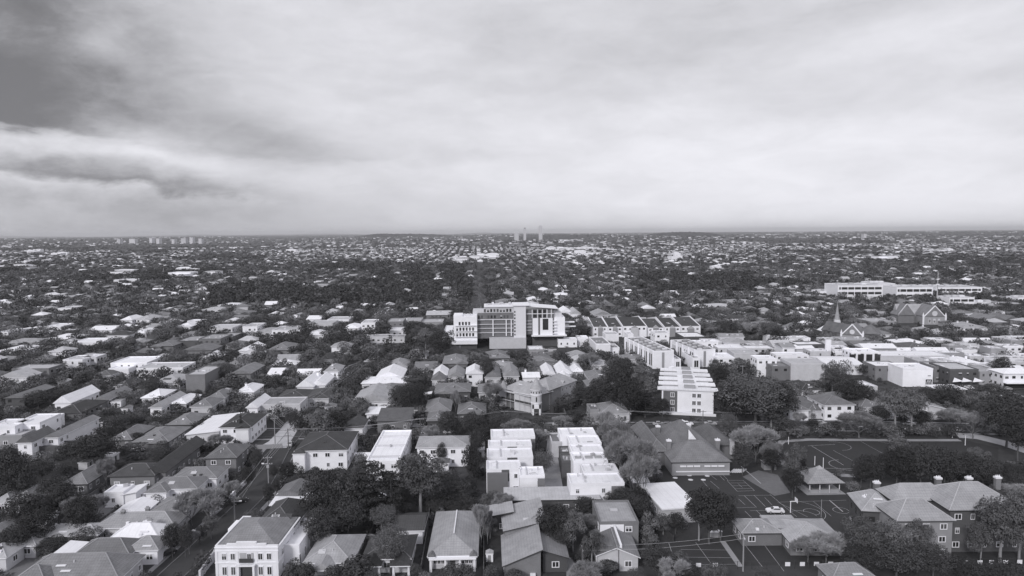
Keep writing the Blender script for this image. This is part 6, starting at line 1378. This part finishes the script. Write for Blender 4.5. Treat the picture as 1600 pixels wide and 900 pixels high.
lines('field_markings', [(1268,697,1318,727),(1262,697,1305,694.5),(1240,731,1340,733)], .16, MARK)
strip(PT := MB(), [G(1129, 846), G(1157, 886)], 1.3, .08); tag(PT.build('path', PATHM), kind='structure')
b = MB()
for px, py in ((1055,747),(1077,743),(1105,744),(1079,750),(1099,750)): x, y = G(px, py); b.prism([(x+.8*math.cos(i*1.047), y+.8*math.sin(i*1.047)) for i in range(6)], .07, .10)
tag(b.build('painted_spots', BRIGHT), kind='structure')
lines('tennis_court', [(686,772,724,772),(696,775,733,775)], .12, MARK)
# ------------------------------------------------------------------ cars
CP = {'white': mat('white_car_paint', .75, .3, .03, spec=.6), 'silver': mat('silver_car_paint', .42, .3, .05, spec=.6), 'dark': mat('dark_car_paint', .05, .3, .05, spec=.6)}
def car(px, py, rz, col, label):
    x, y = G(px, py); r = thing('parked_car', label, 'car', (x, y, .03), R(rz), 'parked cars')
    prof = [(-2.25,.35),(-2.3,.75),(-2.15,1.0),(-1.5,1.05),(-.95,1.45),(.35,1.47),(1.05,1.02),(2.0,.88),(2.28,.7),(2.3,.35)]
    def ext(pr, hw, top=0.0):
        n = len(pr); b = MB(); V = [(a, -hw+(max(0, z-1.02)*.45), z) for a, z in pr]+[(a, hw-(max(0, z-1.02)*.45), z) for a, z in pr]
        return b.add(V, [tuple(range(n)), tuple(range(2*n-1, n-1, -1))]+[(i, n+i, n+(i+1) % n, (i+1) % n) for i in range(n)])
    ext(prof, .88).build('body', CP[col], r)
    g = MB()
    for s in (-1, 1): g.add([(-1.25, s*.875, 1.08), (.85, s*.875, 1.08), (.3, s*.715, 1.41), (-.88, s*.715, 1.41)], [(0,1,2,3)] if s < 0 else [(0,3,2,1)])
    g.add([(1.02,-.7,1.06),(1.02,.7,1.06),(.42,.6,1.44),(.42,-.6,1.44)], [(0,1,2,3)]); g.add([(-1.48,.7,1.09),(-1.48,-.7,1.09),(-1.02,-.6,1.42),(-1.02,.6,1.42)], [(0,1,2,3)])
    V2 = g.v; g.v = [(a[0]*1.0+(.03 if a[0] > .9 else -.03 if a[0] < -1.4 else 0), a[1]*1.01, a[2]+.012) for a in V2]; g.build('car_window', GLASS, r)
    for sx in (-1.4, 1.4):
        for sy in (-.82, .82):
            wl = MB().tube((sx, sy-.1, .31), (sx, sy+.1, .31), .32, n=14).build('wheel', TYRE, r); MB().tube((sx, sy-.115, .31), (sx, sy+.115, .31), .19, n=10).build('wheel_rim', STEEL, wl)
    for sy in (-.6, .6): MB().box(2.22, 2.31, sy-.18, sy+.18, .62, .76).build('headlight', TRIM, r)
    block(x, y, 2.6, 1.4); return r
for a in [(1211,801,176,'white','white sedan parked alone on the school courts'),(53,712,10,'white','white car parked before the grassy yard by the gabled white house'),(296,696,15,'silver','silver car beside the low dark wing near the white metal roof'),(1281,663,5,'silver','silver car on the street behind the field, first from the large gum'),(1236,662,3,'dark','dark car under the large gum on the street behind the field'),(1420,664,0,'white','white car half behind the tall twin gums'),
 (303,838,60,'white','white car on the kerb side verge opposite the white mansion'),(1548,611,170,'white','white car in the shopping street before the corner shop'),(1572,609,172,'silver','silver car in the shopping street under the awning'),(374,786,45,'dark','dark car parked along the pillar wall street'),(522,620,70,'silver','silver car on the street beside the grey gabled house'),(860,676,2,'white','white car crossing behind the townhouse driveway'),
 (575,566,40,'white','white car at the shaded street end'),(610,562,20,'silver','silver car among dark trees at the street end'),(1150,606,20,'white','white car on the waste ground beside the blank pale shed'),(260,868,60,'dark','dark car under the dark trees at the bottom street'),(1070,898,0,'dark','dark car at the villas end of the bottom street'),(720,905,90,'dark','dark car beside the bungalow fence'),(850,548,5,'white','white van like car in the yard before the complex'),(215,705,5,'white','white car seen through trees near the broad evergreen')]: car(*a)
rc_ = random.Random(41)
for (pa, pb, n, off) in (((480,677),(640,675),5,3.1),((640,675),(850,669),5,-3.1),((850,669),(1150,667),6,3.0),((1150,667),(1640,672),9,-3.0),((437,705),(505,615),3,-2.3),((505,615),(596,560),5,2.4),((1490,598),(1580,622),4,-3.2)):
    a = G(*pa); c = G(*pb); l = math.dist(a, c)
    for i in range(n):
        t = (i+rc_.uniform(.2, .8))/n; x = a[0]+(c[0]-a[0])*t-(c[1]-a[1])/l*off; y = a[1]+(c[1]-a[1])*t+(c[0]-a[0])/l*off; px, py = P(x, y, 0)
        col = rc_.choice(['white', 'silver', 'silver', 'dark']); o = car(px, py, math.degrees(math.atan2(c[1]-a[1], c[0]-a[0])), col, None); REC.append((o, f'{col} parked car', None, x, y, 1))
# bins and benches at the court edge
for i, (px, py) in enumerate(((1112, 838), (1118, 838), (1124, 837))):
    x, y = G(px, py); r = thing('crate_bin', ['pale storage crate by the big dark school tree, first of three', 'middle pale storage crate by the big dark school tree', 'last pale storage crate by the big dark school tree'][i], 'crate', (x, y, 0), 0, 'storage crates')
    MB().box(-.55, .55, -.5, .5, 0, 1.2).build('crate_body', WM['grey'], r); MB().box(-.6, .6, -.55, .55, 1.2, 1.3).build('lid', TRIM, r)
# ------------------------------------------------------------------ haze
hz = MB().box(-46000, 46000, -2000, 45000, -1.5, 640).build('haze', None) if False else None
hm = bpy.data.materials.new('haze_air'); hm.use_nodes = True; ht = hm.node_tree; ht.nodes.clear()
pv = ht.nodes.new('ShaderNodeVolumePrincipled'); pv.inputs['Color'].default_value = (.93, .93, .96, 1); pv.inputs['Density'].default_value = 4.6e-5; pv.inputs['Anisotropy'].default_value = .2
ho = ht.nodes.new('ShaderNodeOutputMaterial'); ht.links.new(pv.outputs[0], ho.inputs['Volume'])
tag(MB().box(-46000, 46000, -2000, 45000, -1.5, 215).build('haze', hm), kind='stuff')
# ------------------------------------------------------------------ labels from surroundings
LMK = [('the white stepped parapet mansion',385,870),('the ribbed tile house',512,865),('the porch post bungalow',708,850),('the layered cedar',580,760),('the tall gum behind the bungalow',657,740),('the steep slant roofed villa',815,865),('the flat grey brick block',968,810),('the villas by the school',965,850),('the white school shed',1050,785),('the old school hall',1095,710),
 ('the pavilion',1289,760),('the big school building',1480,810),('the classroom block',1210,830),('the white court row townhouses',795,715),('the roof light townhouse row',925,715),('the long flat townhouse block',595,705),('the white dark hipped house',505,700),('the towered mansion',838,620),('the slab roofed apartments',1075,610),
 ('the finned apartments',1037,555),('the blank tower complex',815,510),('the gabled terrace houses',1010,505),('the white edged church',1440,495),('the spired church',1320,510),('the white offices',1350,460),('the shop with logo sign',1435,590),('the white corner shop',1590,595),('the blank pale shed',1262,580),('the long dark angled roof',225,735),
 ('the white stepped flats',60,665),('the concrete car park',435,680),('the pale warehouse roof',430,635),('the white metal roof',325,665),('the tile roof corner house',100,885),('the twin chimney white house',210,835),('the grassy yard',65,730),('the playing field',1300,700),('the twin tall gums',1412,640),('the boulevard of bare trees',745,455),('the brick slab flats',310,590),
 ('the white gabled cottages',885,580),('the twin white gables',485,590),('the pale pole mast',256,430),('the sandy path',1560,690),('the white wide bungalow group',600,590),('the driveway pole',910,870),('the two cypresses',128,582),('the flat brick block',618,510),('the grey gabled house',580,620),('the street of power poles',425,740),
 ('the solar panel roof',432,805),('the brick chimneyed cottage group',1440,540),('the small white gabled house',38,690),('the white long hall',250,572),('the bay tower house',345,705)]
groups_ = {}
for o, look, g_, x, y, h in REC:
    px, py = P(x, y, h*.6)
    best = min(LMK, key=lambda l: (l[1]-px)**2+((l[2]-py)*1.6)**2)
    dx, dy = px-best[1], py-best[2]
    rel = 'beside' if abs(dx) > abs(dy)*1.4 else ('beyond' if dy < 0 else 'before')
    groups_.setdefault((look, rel, best[0]), []).append((dx*dx+dy*dy, o))
for (look, rel, lm), ls in groups_.items():
    ls.sort(key=lambda t: t[0])
    for i, (_, o) in enumerate(ls):
        o['label'] = (f'{look} {rel} {lm}' if len(ls) == 1 else f'{OR[min(i, len(OR)-1)]} {look} {rel} {lm}')
print('objects', len(bpy.data.objects), 'verts', sum(len(m.vertices) for m in bpy.data.meshes))
